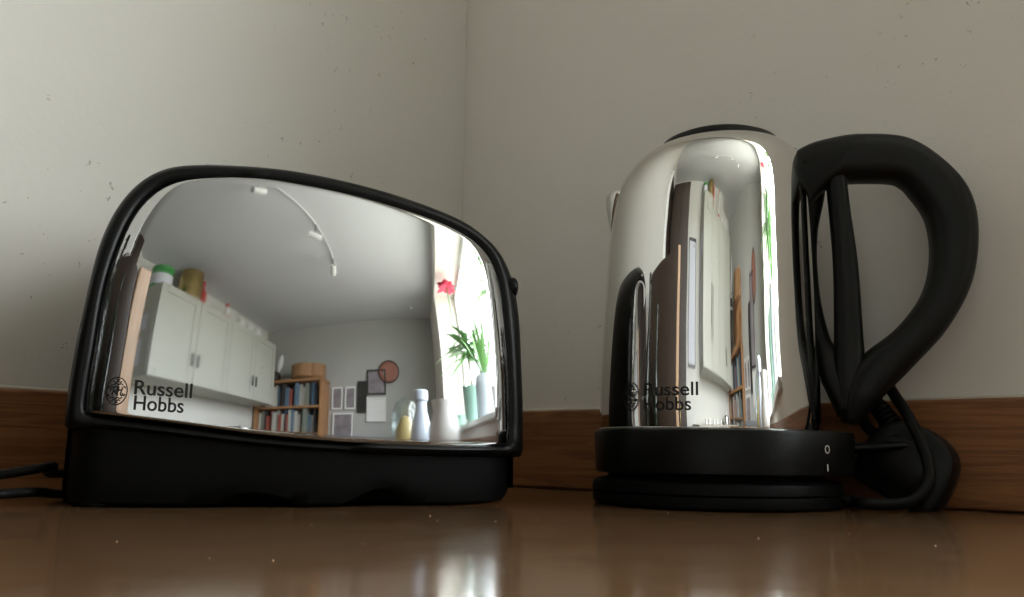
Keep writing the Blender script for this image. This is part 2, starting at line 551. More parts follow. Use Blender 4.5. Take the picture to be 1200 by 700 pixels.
# ------------------------------------------------------------------ toaster
TSC = 1.064
TC = (-0.1103 * TSC, 0.4500 * TSC, CAM_H * (1 - TSC))
TROT = R(18)
toaster = thing('toaster', 'mirror chrome toaster with black plastic trim standing left of the kettle', 'toaster', TC, TROT)
toaster.scale = (TSC, TSC, TSC)
RX, RZ = 0.42, 0.48
def front(x, z):
    return x * x / (2 * RX) + np.maximum(z - 0.035, 0) ** 2 / (2 * RZ)

outer_px = [(-0.1127, 0.0402), (-0.1147, 0.0462), (-0.1139, 0.0769), (-0.1113, 0.109), (-0.1083, 0.1381), (-0.1029, 0.1586), (-0.0949, 0.1739), (-0.0848, 0.1843), (-0.0717, 0.1902), (-0.0487, 0.1927), (-0.0154, 0.1933), (0.0193, 0.1903), (0.0558, 0.1845), (0.089, 0.1763), (0.1063, 0.1685), (0.1208, 0.1561), (0.1291, 0.1393), (0.1329, 0.1161), (0.1336, 0.0837), (0.1344, 0.0525), (0.134, 0.0312), (0.13, 0.0289), (0.0797, 0.0284), (0.0224, 0.03), (-0.0211, 0.0328), (-0.0625, 0.0371), (-0.0925, 0.04), (-0.109, 0.0399)]
chrome_px = [(-0.10410000000000001, 0.0497), (-0.1044, 0.0556), (-0.1039, 0.0674), (-0.103, 0.085), (-0.1018, 0.1122), (-0.0988, 0.1336), (-0.0938, 0.1536), (-0.0867, 0.1679), (-0.0766, 0.1776), (-0.0613, 0.1814), (-0.0296, 0.1837), (0.0083, 0.1814), (0.0433, 0.1766), (0.0804, 0.1692), (0.0999, 0.162), (0.1112, 0.1523), (0.1169, 0.1374), (0.1193, 0.1132), (0.1209, 0.0871), (0.1217, 0.0617), (0.1218, 0.0394), (0.1184, 0.0359), (0.0797, 0.0349), (0.0224, 0.0358), (-0.0211, 0.0386), (-0.0626, 0.0434), (-0.091, 0.0467), (-0.1015, 0.0478)]
OUT = catmull(outer_px, 12, True)
CHR = catmull(chrome_px, 14, True)

# chrome panel as a height field between lower and upper outline
cx0, cx1 = CHR[:, 0].min(), CHR[:, 0].max()
iL, iR = int(CHR[:, 0].argmin()), int(CHR[:, 0].argmax())
def chain(i, j):
    n = len(CHR); idx = [i]
    while idx[-1] != j: idx.append((idx[-1] + 1) % n)
    return CHR[idx]
up = chain(iL, iR); lowc = chain(iR, iL)[::-1]
def mono(ch):
    x = np.maximum.accumulate(ch[:, 0]) + np.arange(len(ch)) * 1e-9
    return x, ch[:, 1]
ux, uz = mono(up); lx, lz = mono(lowc)
zt = lambda x: np.interp(x, ux, uz)
zb = lambda x: np.interp(x, lx, lz)
_lz = np.linspace(0.03, 0.19, 200)
def xside(sign):
    res = []
    for z in _lz:
        xs = np.linspace(cx0, cx1, 1200)
        ok = (zt(xs) >= z) & (zb(xs) <= z)
        if ok.any(): res.append(xs[ok].min() if sign < 0 else xs[ok].max())
        else: res.append(np.nan)
    r = np.array(res); good = ~np.isnan(r)
    return np.interp(_lz, _lz[good], r[good])
XL, XR = xside(-1), xside(1)
def chrome_y(x, z):
    y = front(x, z)
    dl = x - np.interp(z, _lz, XL); dr = np.interp(z, _lz, XR) - x
    dt = zt(x) - z; db = z - zb(x)
    for d, w, rho in ((dl, 0.015, 0.020), (dr, 0.010, 0.016), (dt, 0.005, 0.010), (db, 0.003, 0.006)):
        e = np.clip(w - d, 0, w)
        y = y + e * e / (2 * rho)
    return y
nu, nv = 230, 120
s = np.linspace(0, 1, nu); s = 0.5 - 0.5 * np.cos(np.pi * s); s = 0.6 * s + 0.4 * np.linspace(0, 1, nu)
xs = cx0 + (cx1 - cx0) * s
vv = np.linspace(0, 1, nv); vv = 0.5 * vv + 0.5 * (0.5 - 0.5 * np.cos(np.pi * vv))
verts, faces = [], []
for x in xs:
    a_, b_ = zb(x), zt(x)
    z = a_ + (b_ - a_) * vv
    y = chrome_y(np.full(nv, x), z)
    verts += [(x, y[k], z[k]) for k in range(nv)]
for i in range(nu - 1):
    for k in range(nv - 1):
        faces.append((i * nv + k, (i + 1) * nv + k, (i + 1) * nv + k + 1, i * nv + k + 1))
panel = mesh_obj('chrome_panel', verts, faces, M['chrome'], toaster)

# black shell: rim round the panel, sides and back
NB = 260
cen = np.array([0.002, 0.11])
def by_angle(poly, n):
    d = poly - cen
    th = np.unwrap(np.arctan2(d[:, 1], d[:, 0]))
    if th[-1] < th[0]:
        poly, th = poly[::-1], th[::-1]
    th = th - th[0]
    q = np.vstack([poly, poly[0]]); tq = np.r_[th, 2 * np.pi]
    base = np.arctan2(poly[0][1] - cen[1], poly[0][0] - cen[0])
    out = []
    for t in np.linspace(0, 2 * np.pi, n, endpoint=False):
        tt = (t - base) % (2 * np.pi)
        out.append([np.interp(tt, tq, q[:, 0]), np.interp(tt, tq, q[:, 1])])
    return np.array(out)
Oa, Ca = by_angle(OUT, NB), by_angle(CHR, NB)
rings = []
yc = chrome_y(Ca[:, 0], Ca[:, 1])
yo = front(Oa[:, 0], Oa[:, 1])
def ringpts(P, y): return [(P[k][0], y[k], P[k][1]) for k in range(NB)]
DEPTH = 0.142
yc2 = np.maximum(yc, 0)
rings.append(ringpts(Ca, yc2 + 0.004))
rings.append(ringpts(Ca * 0.995 + Oa * 0.005, yc2 - 0.0006))
for fr, dy in ((0.10, -0.0016), (0.30, -0.0022), (0.55, -0.0012), (0.78, 0.0016), (0.92, 0.0052), (0.985, 0.0100)):
    P = Ca * (1 - fr) + Oa * fr
    rings.append(ringpts(P, yc2 * (1 - fr) + (yo + 0.002) * fr + dy))
rings.append(ringpts(Oa, yo + 0.016))
rings.append(ringpts(Oa, np.full(NB, 0.075)))
rings.append(ringpts(Oa, np.full(NB, DEPTH - 0.014)))
for k_, y_ in ((0.985, DEPTH - 0.006), (0.955, DEPTH - 0.001), (0.90, DEPTH)):
    rings.append(ringpts(cen + (Oa - cen) * k_, np.full(NB, y_)))
verts = [p for r_ in rings for p in r_]
faces = []
for i in range(len(rings) - 1):
    for k in range(NB):
        k2 = (k + 1) % NB
        faces.append((i * NB + k, i * NB + k2, (i + 1) * NB + k2, (i + 1) * NB + k))
faces.append(tuple((len(rings) - 1) * NB + k for k in range(NB)))
shell = mesh_obj('shell', verts, faces, M['black'], toaster)
sharp(shell, 50)

# base with shallow arches cut into its lower edge
def zlow(x):
    z = 0.0025
    def hump(x, c, w, h): 
        t = abs(x - c) / w
        return h * (math.cos(math.pi * t) * .5 + .5) if t < 1 else 0
    return z + hump(x, -0.022, 0.034, 0.0060) + hump(x, 0.048, 0.024, 0.0085)
def ztopb(x):
    xs_ = [-0.13, -0.106, -0.0634, -0.0211, 0.0222, 0.0774, 0.13]
    zs_ = [0.0425, 0.0415, 0.0385, 0.0340, 0.0312, 0.0295, 0.0295]
    return float(np.interp(x, xs_, zs_))
def rrect(x0, x1, y0, y1, r, n=10):
    pts = []
    for cx_, cy_, a0 in ((x1 - r, y0 + r, -90), (x1 - r, y1 - r, 0), (x0 + r, y1 - r, 90), (x0 + r, y0 + r, 180)):
        for k in range(n + 1):
            t = R(a0 + 90 * k / n); pts.append((cx_ + r * math.cos(t), cy_ + r * math.sin(t)))
    return np.array(pts)
loop = resample(rrect(-0.1132, 0.1280, 0.0, DEPTH - 0.004, 0.018), 180, True)
verts, faces = [], []
nL = len(loop)
levels = []
for lev in range(6):
    for (x, y) in loop:
        yy = y
        if y < 0.03:
            yy = y + x * x / (2 * RX) + 0.0060
        zl, zh = zlow(x), ztopb(x)
        t = lev / 5
        ins = [0.004, 0.001, 0, 0, 0, 0][lev]
        tt = [0.0, 0.06, 0.25, 0.5, 0.8, 1.0][lev]
        xx = x - math.copysign(min(ins, abs(x)), x)
        yy2 = yy + (ins if y < 0.08 else -ins)
        # right-hand lower corner is rounded
        cr = 0.0
        z = zl + (zh - zl) * tt
        if x > 0.1118 and z < 0.015:
            q = min(1, (x - 0.1118) / 0.0165)
            z = max(z, 0.0025 + 0.0105 * (1 - math.sqrt(max(0, 1 - q * q))))
        verts.append((xx, yy2, z))
for lev in range(5):
    for k in range(nL):
        k2 = (k + 1) % nL
        faces.append((lev * nL + k, lev * nL + k2, (lev + 1) * nL + k2, (lev + 1) * nL + k))
faces.append(tuple(range(nL))); faces.append(tuple(5 * nL + k for k in range(nL)))
tb = mesh_obj('base', verts, faces, M['black_matt'], toaster); sharp(tb, 45)
for fx in (-0.095, 0.085):
    for fy in (0.028, 0.118):
        lathe_obj('foot', [(0.0085, 0.00205), (0.0095, 0.003), (0.0095, 0.007)], M['black_matt'], toaster, 20, (fx, fy, 0))
# bread slots on top, browning knob and lever on the right-hand end
ox, oz = mono(OUT[::1][np.argsort(OUT[:, 0])])
def topz(x):
    c = OUT[OUT[:, 1] > 0.11]; i = np.argsort(c[:, 0]); return float(np.interp(x, c[i, 0], c[i, 1]))
for sy in (0.056, 0.100):
    xs_ = np.linspace(-0.058, 0.072, 40)
    v, f = [], []
    for x in xs_:
        z = topz(x)
        for (yy, dz) in ((sy - 0.017, -0.001), (sy - 0.016, 0.0010), (sy - 0.0135, 0.0010), (sy - 0.0135, 0.0004), (sy + 0.0135, 0.0004), (sy + 0.0135, 0.0010), (sy + 0.016, 0.0010), (sy + 0.017, -0.001)):
            v.append((x, yy, z + dz))
    for i in range(39):
        for k in range(7):
            if k != 3: f.append((i * 8 + k, i * 8 + k + 1, (i + 1) * 8 + k + 1, (i + 1) * 8 + k))
    fr_ = mesh_obj('slot_rim', v, f, M['metal'], toaster, smooth=False)
    v = [(x, sy + d, topz(x) + 0.0006) for x in xs_ for d in (-0.0134, 0.0134)]
    f = [(2 * i, 2 * i + 1, 2 * i + 3, 2 * i + 2) for i in range(39)]
    mesh_obj('slot_shade', v, f, M['dark'], fr_, smooth=False)  # flat dark strip stands in for the shade inside the slot
kn = mesh_obj('knob', *[(lambda v, f: ([(p[2], p[1], p[0]) for p in v], f))(*lathe([(0.0065, -0.003), (0.0065, 0.0014), (0.0055, 0.0026), (0.003, 0.0030)], 24))][0], M['black'], toaster)
kn.location = (0.1272, 0.036, 0.1330)
lv = bm_obj('lever', box_bm((0.020, DEPTH - 0.001, 0.120), (0.048, DEPTH + 0.012, 0.130), 0.003), M['black'], toaster)
bm_obj('lever_track', box_bm((0.032, DEPTH - 0.003, 0.060), (0.036, DEPTH + 0.0015, 0.150), 0.0006), M['dark'], toaster)

# ---- print: brand lettering and round emblem, laid onto the curved metal
def text_mesh(body, size, offset=0.0, spacing=1.0):
    cu = bpy.data.curves.new("t", 'FONT')
    cu.body = body; cu.size = size; cu.offset = offset; cu.space_character = spacing
    cu.resolution_u = 6
    ob = bpy.data.objects.new("t", cu); COL.objects.link(ob)
    dg = bpy.context.evaluated_depsgraph_get()
    me = bpy.data.meshes.new_from_object(ob.evaluated_get(dg))
    v = np.array([x.co[:2] for x in me.vertices]); f = [tuple(p.vertices) for p in me.polygons]
    COL.objects.unlink(ob); bpy.data.objects.remove(ob); bpy.data.curves.remove(cu); bpy.data.meshes.remove(me)
    return v, f

def ribbon(pts, w):
    P = np.asarray(pts, float); T = np.gradient(P, axis=0); T /= np.linalg.norm(T, axis=1)[:, None] + 1e-12
    Nn = np.stack([-T[:, 1], T[:, 0]], 1) * w / 2
    v = np.vstack([P + Nn, P - Nn]); n = len(P)
    return v, [(i, i + 1, n + i + 1, n + i) for i in range(n - 1)]

def emblem():
    """unit emblem: ring with script initials and flourishes"""
    vs, fs = [], []
    def add(p, w):
        v, f = ribbon(p, w); b = sum(len(x) for x in vs)
        vs.append(v); fs.extend([tuple(i + b for i in q) for q in f])
    t = np.linspace(0, 2 * np.pi, 73)
    add(np.stack([np.cos(t), np.sin(t)], 1), 0.075)
    sp = lambda p: catmull(p, 6)
    w = 0.10
    add(sp([(-.62, .02), (-.55, .24), (-.35, .30), (-.30, .12), (-.42, -.30)]), w)                       # R stem
    add(sp([(-.32, .22), (-.08, .34), (.06, .20), (-.06, .02), (-.28, .0), (-.05, -.14), (.12, -.34)]), w)  # R bowl, leg
    add(sp([(.20, .34), (.12, .05), (.10, -.30)]), w)                                                    # H
    add(sp([(.12, -.02), (.30, .10), (.44, .02), (.40, -.22), (.52, -.32), (.66, -.16)]), w)
    add(sp([(.46, .30), (.52, .16), (.46, .04)]), w * .8)
    w = 0.075
    for sy in (1, -1):
        add(sp([(-.60, .52 * sy), (-.36, .44 * sy), (-.12, .56 * sy), (.12, .46 * sy), (.36, .54 * sy), (.58, .44 * sy)]), w)
        add(sp([(-.42, .74 * sy), (-.18, .62 * sy), (.02, .74 * sy), (.24, .64 * sy), (.42, .70 * sy)]), w)
        add(sp([(-.12, .90 * sy), (.05, .80 * sy), (.22, .86 * sy)]), w)
        add(sp([(-.86, .22 * sy), (-.74, .36 * sy), (-.62, .34 * sy)]), w)
        add(sp([(.84, .20 * sy), (.72, .34 * sy), (.62, .26 * sy)]), w)
    return np.vstack(vs), fs

def fit_text(body, x0, x1, zbase, cap, tilt=0.0, bold=0.0):
    v, f = text_mesh(body, 1.0, bold)
    ref, _ = text_mesh("H", 1.0, bold)
    h = ref[:, 1].max() - ref[:, 1].min(); mn, mx_ = v[:, 0].min(), v[:, 0].max()
    x = (v[:, 0] - mn) / (mx_ - mn) * (x1 - x0)
    z = (v[:, 1] - ref[:, 1].min()) / h * cap
    return np.stack([x0 + x, zbase + z + tilt * x], 1), f

def on_panel(name, v2, f, m=M['ink']):
    y = chrome_y(v2[:, 0], v2[:, 1]) - 0.00035
    return mesh_obj(name, np.stack([v2[:, 0], y, v2[:, 1]], 1), f, m, toaster, smooth=False)
v, f = fit_text("Russell", -0.0812, -0.0536, 0.0584, 0.0073, -0.050, 0.008); on_panel('lettering', v, f)
v, f = fit_text("Hobbs", -0.0808, -0.0571, 0.0506, 0.0073, -0.050, 0.008); on_panel('lettering', v, f)
v, f = emblem(); on_panel('emblem', np.stack([v[:, 0] * 0.0050 - 0.0896, v[:, 1] * 0.0069 + 0.0598], 1), f)

# toaster lead: leaves the back, doubles back on the counter beyond the left-hand end
def P_on(px, py, dist):
    """point seen at photo pixel (px,py) at a known forward distance along the counter"""
    d = _f + _rt * ((px - 600) / 1000.0) - _ut * ((py - 350) / 1000.0)
    t = dist / d.y
    return np.array([d.x * t, d.y * t, CAM_H + d.z * t])
tw = Matrix.Translation(TC) @ Matrix.Rotation(TROT, 4, 'Z') @ Matrix.Scale(TSC, 4)
twi = tw.inverted()
lead = [(-0.085, 0.132, 0.022), (-0.100, 0.143, 0.020), (-0.122, 0.132, 0.016), (-0.132, 0.100, 0.0165)]
for px, py, d in ((62, 547, 0.50), (30, 552, 0.485), (-20, 560, 0.475), (-75, 571, 0.455), (-90, 583, 0.44), (-50, 585, 0.448), (0, 579.5, 0.47), (45, 577, 0.485)):
    q = twi @ Vector(P_on(px, py, d)); lead.append((q.x, q.y, max(q.z, 0.0052)))
lead += [(-0.122, 0.090, 0.0052), (-0.100, 0.120, 0.0052)]
v, f = cable_sweep(catmull(lead, 10), 0.0025)
mesh_obj('cord', v, f, M['cable'], toaster)

# ------------------------------------------------------------------ kettle (X = handle direction)
KC = (0.135, 0.575)
KROT = R(-13.5)
kettle = thing('kettle', 'polished steel jug kettle with black looped handle on its power base', 'kettle', (KC[0], KC[1], 0), KROT)
prof = [(0.0465, .0744, .0690), (0.049, .0747, .0693), (0.060, .0749, .0692), (0.080, .0742, .0688), (0.109, .0724, .0678), (0.139, .0704, .0678), (0.168, .0684, .0677), (0.185, .0664, .0676), (0.200, .0642, .0676),
        (0.212, .0612, .0672), (0.221, .0570, .0664), (0.2295, .0508, .0645), (0.2365, .0428, .0602), (0.242, .0328, .0525), (0.2455, .0230, .0430)]
pr = catmull(prof, 5)
pf = [((l + r_) / 2, z) for z, l, r_ in pr]
cxs = [(r_ - l) / 2 for z, l, r_ in pr]
v, f = lathe(pf, 128, cxs)
body = mesh_obj('body', v, f, M['steel'], kettle); sharp(body, 60)
# thin rolled seam at the foot of the steel
v, f = lathe([(0.0712, 0.0470), (0.0722, 0.0478), (0.0714, 0.0486)], 96, [-0.0038] * 3)
mesh_obj('foot_rim', v, f, M['metal'], kettle)
# black collar
v, f = lathe([(0.060, 0.0202), (0.0775, 0.0203), (0.0785, 0.0212), (0.0788, 0.0260), (0.0792, 0.0452), (0.0786, 0.0466), (0.0765, 0.0472), (0.066, 0.0472)], 110, [0.001] * 8)
v2 = []
for (x, y, z) in v:
    th = abs(math.degrees(math.atan2(y, x)))
    g = max(0.0, 1 - th / 48) ** 2 * (3 - 2 * max(0.0, 1 - th / 48))
    k = 1 + 0.10 * g
    v2.append((x * k, y * k, z))
col = mesh_obj('collar', v2, f, M['black'], kettle); sharp(col, 40)
# switch paddle below the handle
pts = [(0.075, 0.0, 0.0365), (0.088, -0.002, 0.0374), (0.101, -0.004, 0.0383), (0.113, -0.005, 0.0392), (0.1190, -0.005, 0.0392)]
v, f = sweep(catmull(pts, 6), [0.0040] * 6 + [0.0036] * 6 + [0.0038] * 6 + [0.0042] * 5 + [0.0030, 0.0012], 0.011, up=(0, 1, 0), seg=18)
mesh_obj('switch', v, f, M['black'], kettle)

# lid
v, f = lathe([(0.0420, 0.2300), (0.0414, 0.2420), (0.0395, 0.2464), (0.033, 0.2496), (0.020, 0.2518), (0.006, 0.2524)], 72, [0.0095] * 6)
lid = mesh_obj('lid', v, f, M['black'], kettle)
v, f = sweep(catmull([(0.030, 0, 0.2455), (0.040, 0, 0.2455), (0.050, 0, 0.2430), (0.060, 0, 0.2370)], 6), 0.0016, 0.010, up=(0, 1, 0), seg=16)
mesh_obj('lid_hinge', v, f, M['black'], lid)

# spout: pulled lip on the side away from the handle
sv, sf = [], []
rowsS = 14; colsS = 21
for i in range(rowsS):
    t = i / (rowsS - 1)
    z = 0.186 + t * 0.026
    for k in range(colsS):
        q = -1 + 2 * k / (colsS - 1)
        half = 0.008 + 0.011 * t
        l = float(np.interp(z, pr[:, 0], pr[:, 1])); r_ = float(np.interp(z, pr[:, 0], pr[:, 2]))
        rad, off = (l + r_) / 2, (r_ - l) / 2
        lat = q * half
        xb = off - math.sqrt(max(1e-6, rad * rad - lat * lat))
        out = (0.0008 + 0.0085 * t) * (1 - q * q) ** 0.8
        sv.append((xb - out + 0.0006 * (abs(q) > .99), lat, z))
for i in range(rowsS - 1):
    for k in range(colsS - 1):
        sf.append((i * colsS + k, i * colsS + k + 1, (i + 1) * colsS + k + 1, (i + 1) * colsS + k))
spout = mesh_obj('spout', sv, sf, M['steel'], kettle)
sol = spout.modifiers.new("thickness", 'SOLIDIFY'); sol.thickness = 0.0008; sol.offset = -1

# handle: grip loop plus two straps that frame the back of the body
outr = catmull([(0.0600, 0.2405), (0.0690, 0.2446), (0.0800, 0.2466), (0.0986, 0.2471), (0.1306, 0.2425), (0.153, 0.2248), (0.1669, 0.2035), (0.1701, 0.1775), (0.1641, 0.1439), (0.1479, 0.1138), (0.1262, 0.0894), (0.1072, 0.0703), (0.0950, 0.0567), (0.0890, 0.0522)], 8)
innr = catmull([(0.0640, 0.1850), (0.0700, 0.2010), (0.0800, 0.2110), (0.0914, 0.2139), (0.1180, 0.2126), (0.1250, 0.2098), (0.1300, 0.2040), (0.1395, 0.1860), (0.1410, 0.1617), (0.1343, 0.1364), (0.1175, 0.1144), (0.0975, 0.0985), (0.0870, 0.0850), (0.0815, 0.0660), (0.0812, 0.0545)], 8)
O_, I_ = resample(outr, 90), resample(innr, 90)
mid = (O_ + I_) / 2
hw = np.linalg.norm(O_ - I_, axis=1) / 2
lat = np.interp(np.linspace(0, 1, 90), [0, .12, .3, .55, .8, .93, 1], [0.0110, 0.0150, 0.0150, 0.0150, 0.0160, 0.0165, 0.0115])
# direct rings (outer/inner edges are known, so no frame is needed)
seg = 24
verts, faces = [], []
for i in range(90):
    ax = (O_[i] - I_[i]) / 2
    for k in range(seg):
        th = 2 * math.pi * k / seg
        c, s_ = math.cos(th), math.sin(th)
        pw = 0.78
        c = math.copysign(abs(c) ** pw, c); s_ = math.copysign(abs(s_) ** pw, s_)
        # the inner side carries a raised soft grip line
        verts.append((mid[i][0] + ax[0] * c, lat[i] * s_ + 0.009 * max(0.0, 1 - i / 12), mid[i][1] + ax[1] * c))
for i in range(89):
    for k in range(seg):
        k2 = (k + 1) % seg
        faces.append((i * seg + k, i * seg + k2, (i + 1) * seg + k2, (i + 1) * seg + k))
faces.append(tuple(range(seg))); faces.append(tuple(89 * seg + k for k in range(seg)))
grip = mesh_obj('handle', verts, faces, M['black_soft'], kettle)
for nm, path, hx, hy in (('handle_strip', [(0.0710, 0.2360), (0.0722, 0.2119), (0.0699, 0.1882), (0.0690, 0.1645), (0.0698, 0.1354), (0.0732, 0.1067), (0.0803, 0.0842), (0.0868, 0.0600)], [0.0100, 0.0080, 0.0054, 0.0047, 0.0051, 0.0064, 0.0105, 0.0080], [0.0110, 0.0085, 0.0065, 0.0060, 0.0062, 0.0080, 0.0110, 0.0105]),
                         ('handle_bar', [(0.0865, 0.2270), (0.0862, 0.2111), (0.0872, 0.1909), (0.0886, 0.1638), (0.0888, 0.1406), (0.0882, 0.1065), (0.0875, 0.0870), (0.0878, 0.0600)], [0.0090, 0.0066, 0.0068, 0.0076, 0.0082, 0.0090, 0.0100, 0.0090], [0.0120, 0.0100, 0.0090, 0.0085, 0.0085, 0.0095, 0.0115, 0.0120])):
    ys = [0.004, 0.016, 0.022, 0.023, 0.022, 0.015, 0.004, 0.0] if nm == 'handle_strip' else [0.0] * 8
    c = catmull([(p[0], y_, p[1]) for p, y_ in zip(path, ys)], 8)
    n_ = len(c); tq = np.linspace(0, 1, n_); tk = np.linspace(0, 1, len(path))
    v, f = sweep(c, np.interp(tq, tk, hx), np.interp(tq, tk, hy), up=(0, 1, 0), seg=22, power=2.6)
    mesh_obj(nm, v, f, M['black_soft'], kettle)

# print on the steel and on the collar
def on_cyl(name, v2, f, m, rad_fn, extra):
    out = []
    for th, z in v2:
        rad, off = rad_fn(z)
        t = R(th)
        out.append((off + (rad + extra) * math.cos(t), (rad + extra) * math.sin(t), z))
    return mesh_obj(name, out, f, m, kettle, smooth=False)
def rad_body(z):
    l = float(np.interp(z, pr[:, 0], pr[:, 1])); r_ = float(np.interp(z, pr[:, 0], pr[:, 2]))
    return (l + r_) / 2, (r_ - l) / 2
v, f = fit_text("Russell", -121.0, -93.7, 0.0668, 0.0080, 0.0, 0.008); on_cyl('lettering', v, f, M['ink'], rad_body, 0.00035)
v, f = fit_text("Hobbs", -121.0, -97.1, 0.0580, 0.0080, 0.0, 0.008); on_cyl('lettering', v, f, M['ink'], rad_body, 0.00035)
v, f = emblem(); on_cyl('emblem', np.stack([v[:, 0] * 5.2 - 129.4, v[:, 1] * 0.0086 + 0.0670], 1), f, M['ink'], rad_body, 0.0004)
def rad_collar(th):
    g0 = max(0.0, 1 - abs(th) / 48); g = g0 ** 2 * (3 - 2 * g0)
    return g
def collar_print(name, v2, f):
    out = []
    for th, z in v2:
        t = R(th); k = 1 + 0.10 * rad_collar(th)
        out.append(((0.001 + 0.0790 * math.cos(t)) * k + 0.0005 * math.cos(t), 0.0790 * math.sin(t) * k + 0.0005 * math.sin(t), z))
    return mesh_obj(name, out, f, M['whiteink'], kettle, smooth=False)
t = np.linspace(0, 2 * np.pi, 33)
v, f = ribbon(np.stack([np.cos(t) * 0.0013, np.sin(t) * 0.0022], 1), 0.0006)
OI = -36.2
collar_print('off_mark', np.stack([v[:, 0] / 0.085 * 57.3 * 1.5 + OI, v[:, 1] + 0.0362], 1), f)
v, f = ribbon(np.array([(0, -0.0021), (0, -0.0007), (0, 0.0007), (0, 0.0021)]), 0.0007)
collar_print('on_mark', np.stack([v[:, 0] / 0.085 * 57.3 * 1.5 + OI - 0.3, v[:, 1] + 0.0255], 1), f)

# power base with lead and plug
pbase = thing('power_base', 'round black power base with cord and plug under the kettle', 'kettle base', (KC[0], KC[1], 0), KROT)
v, f = lathe([(0.0700, 0.0), (0.0775, 0.0004), (0.0795, 0.0020), (0.0800, 0.0060), (0.0796, 0.0078), (0.0788, 0.0082), (0.0800, 0.0092), (0.0798, 0.0125), (0.0788, 0.0152), (0.0750, 0.0168), (0.0700, 0.0172), (0.0690, 0.0206), (0.0300, 0.0206)], 110)
pb = mesh_obj('plate', v, f, M['black_matt'], pbase); sharp(pb, 40)
kw = Matrix.Translation((KC[0], KC[1], 0)) @ Matrix.Rotation(KROT, 4, 'Z')
kwi = kw.inverted()
pts = [(0.0755, -0.006, 0.0055), (0.086, -0.007, 0.0045)]
for px, py, d in ((1010, 590, 0.520), (1040, 591, 0.516), (1070, 586, 0.514), (1088, 565, 0.516), (1086, 535, 0.522), (1068, 495, 0.536), (1050, 466, 0.552), (1036, 448, 0.562), (1018, 452, 0.571), (1008, 478, 0.573), (1016, 500, 0.565), (1030, 512, 0.558)):
    q = kwi @ Vector(P_on(px, py, d)); pts.append((q.x, q.y, max(q.z, 0.0036)))
v, f = cable_sweep(catmull(pts, 10), 0.0036)
mesh_obj('cord', v, f, M['cable'], pbase)
# strain relief and plug leaning against the upstand
plug_c = Vector(P_on(1066, 545, 0.545))
plug = bmesh.new()
outl = catmull([(-0.027, -0.020), (-0.0275, 0.004), (-0.022, 0.018), (-0.009, 0.0245), (0.009, 0.0245), (0.022, 0.018), (0.0275, 0.004), (0.027, -0.020), (0.018, -0.0245), (-0.018, -0.0245)], 5, True)
np_ = len(outl)
lay = [(0.84, -0.0125), (0.95, -0.0105), (1.0, -0.004), (1.0, 0.004), (0.93, 0.0095), (0.66, 0.0125)]
verts = [(p[0] * s_, y, p[1] * s_) for s_, y in lay for p in outl]
faces = [(i * np_ + k, i * np_ + (k + 1) % np_, (i + 1) * np_ + (k + 1) % np_, (i + 1) * np_ + k) for i in range(len(lay) - 1) for k in range(np_)]
faces += [tuple(range(np_)), tuple((len(lay) - 1) * np_ + k for k in range(np_))]
plug.free()
pl = mesh_obj('plug', verts, faces, M['black'], pbase); sharp(pl, 40)
loc = kwi @ plug_c
pl.location = (loc.x, loc.y, 0.0275)
pl.rotation_euler = (R(-7), R(28), R(-30))
rb = catmull([(-0.016, -0.012), (-0.015, 0.010), (0, 0.015), (0.015, 0.010), (0.016, -0.012), (0, -0.015)], 5, True)
nr = len(rb)
mesh_obj('plug_cover', [(p[0] * k_, y_, p[1] * k_) for k_, y_ in ((1.0, -0.0118), (1.0, -0.0140), (0.94, -0.0148)) for p in rb], [(i * nr + k, i * nr + (k + 1) % nr, (i + 1) * nr + (k + 1) % nr, (i + 1) * nr + k) for i in range(2) for k in range(nr)] + [tuple(2 * nr + k for k in range(nr))], M['black'], pl)
for dx, dz in ((0, 0.010), (-0.011, -0.009), (0.011, -0.009)):
    bm_obj('plug_pin', box_bm((dx - 0.0032, 0.0120, dz - 0.002), (dx + 0.0032, 0.0165, dz + 0.002), 0.0004), M['metal'], pl)
v, f = [], []
for k in range(7):
    r_ = 0.0072 - 0.0004 * k
    vv_, ff_ = lathe([(r_ * .72, 0), (r_, 0.0004), (r_, 0.0022), (r_ * .72, 0.0026)], 16)
    b_ = len(v)
    v += [(p[0], p[1], p[2] + k * 0.0034) for p in vv_]; f += [tuple(i + b_ for i in q) for q in ff_]
vv_, ff_ = lathe([(0.0048, -0.004), (0.0040, 0.026)], 14); b_ = len(v); v += vv_; f += [tuple(i + b_ for i in q) for q in ff_]
sr = mesh_obj('strain_relief', v, f, M['black_matt'], pl); sharp(sr, 40)
sr.location = (-0.020, -0.001, 0.0175); sr.rotation_euler = (0, R(-62), 0)
bpy.context.view_layer.update()

#ROOM_BEGIN
# ------------------------------------------------------------------ the kitchen that the polished metal mirrors
M['cream'] = mat("cream_cabinet_paint", (0.44, 0.44, 0.39), 0.45, var=0.04, scale=6)
M['frame_white'] = mat("white_gloss_paint", (0.78, 0.78, 0.77), 0.35, var=0.03)
M['brownwood'] = wood_material("brown_cupboard_wood", (0.014, 0.007, 0.003), (0.036, 0.019, 0.009), 0.55, 2)
M['tanwood'] = wood_material("tan_wood", (0.42, 0.26, 0.15), (0.55, 0.37, 0.24), 0.5, 2)
M['shelfwood'] = wood_material("orange_shelf_wood", (0.26, 0.12, 0.05), (0.42, 0.22, 0.10), 0.45, 2)
M['worktop'] = mat("pale_worktop", (0.42, 0.38, 0.32), 0.3, var=0.15, scale=60)
M['glass'] = glass_material("window_glass", (0.97, 0.985, 0.98), 0.05)
M['jarglass'] = glass_material("jar_glass", (0.86, 0.93, 0.95), 0.14)
M['leaf'] = mat("green_leaf", (0.10, 0.26, 0.06), 0.45, var=0.35, scale=12)
M['leaf2'] = mat("bright_leaf", (0.14, 0.33, 0.05), 0.45, var=0.3, scale=12)
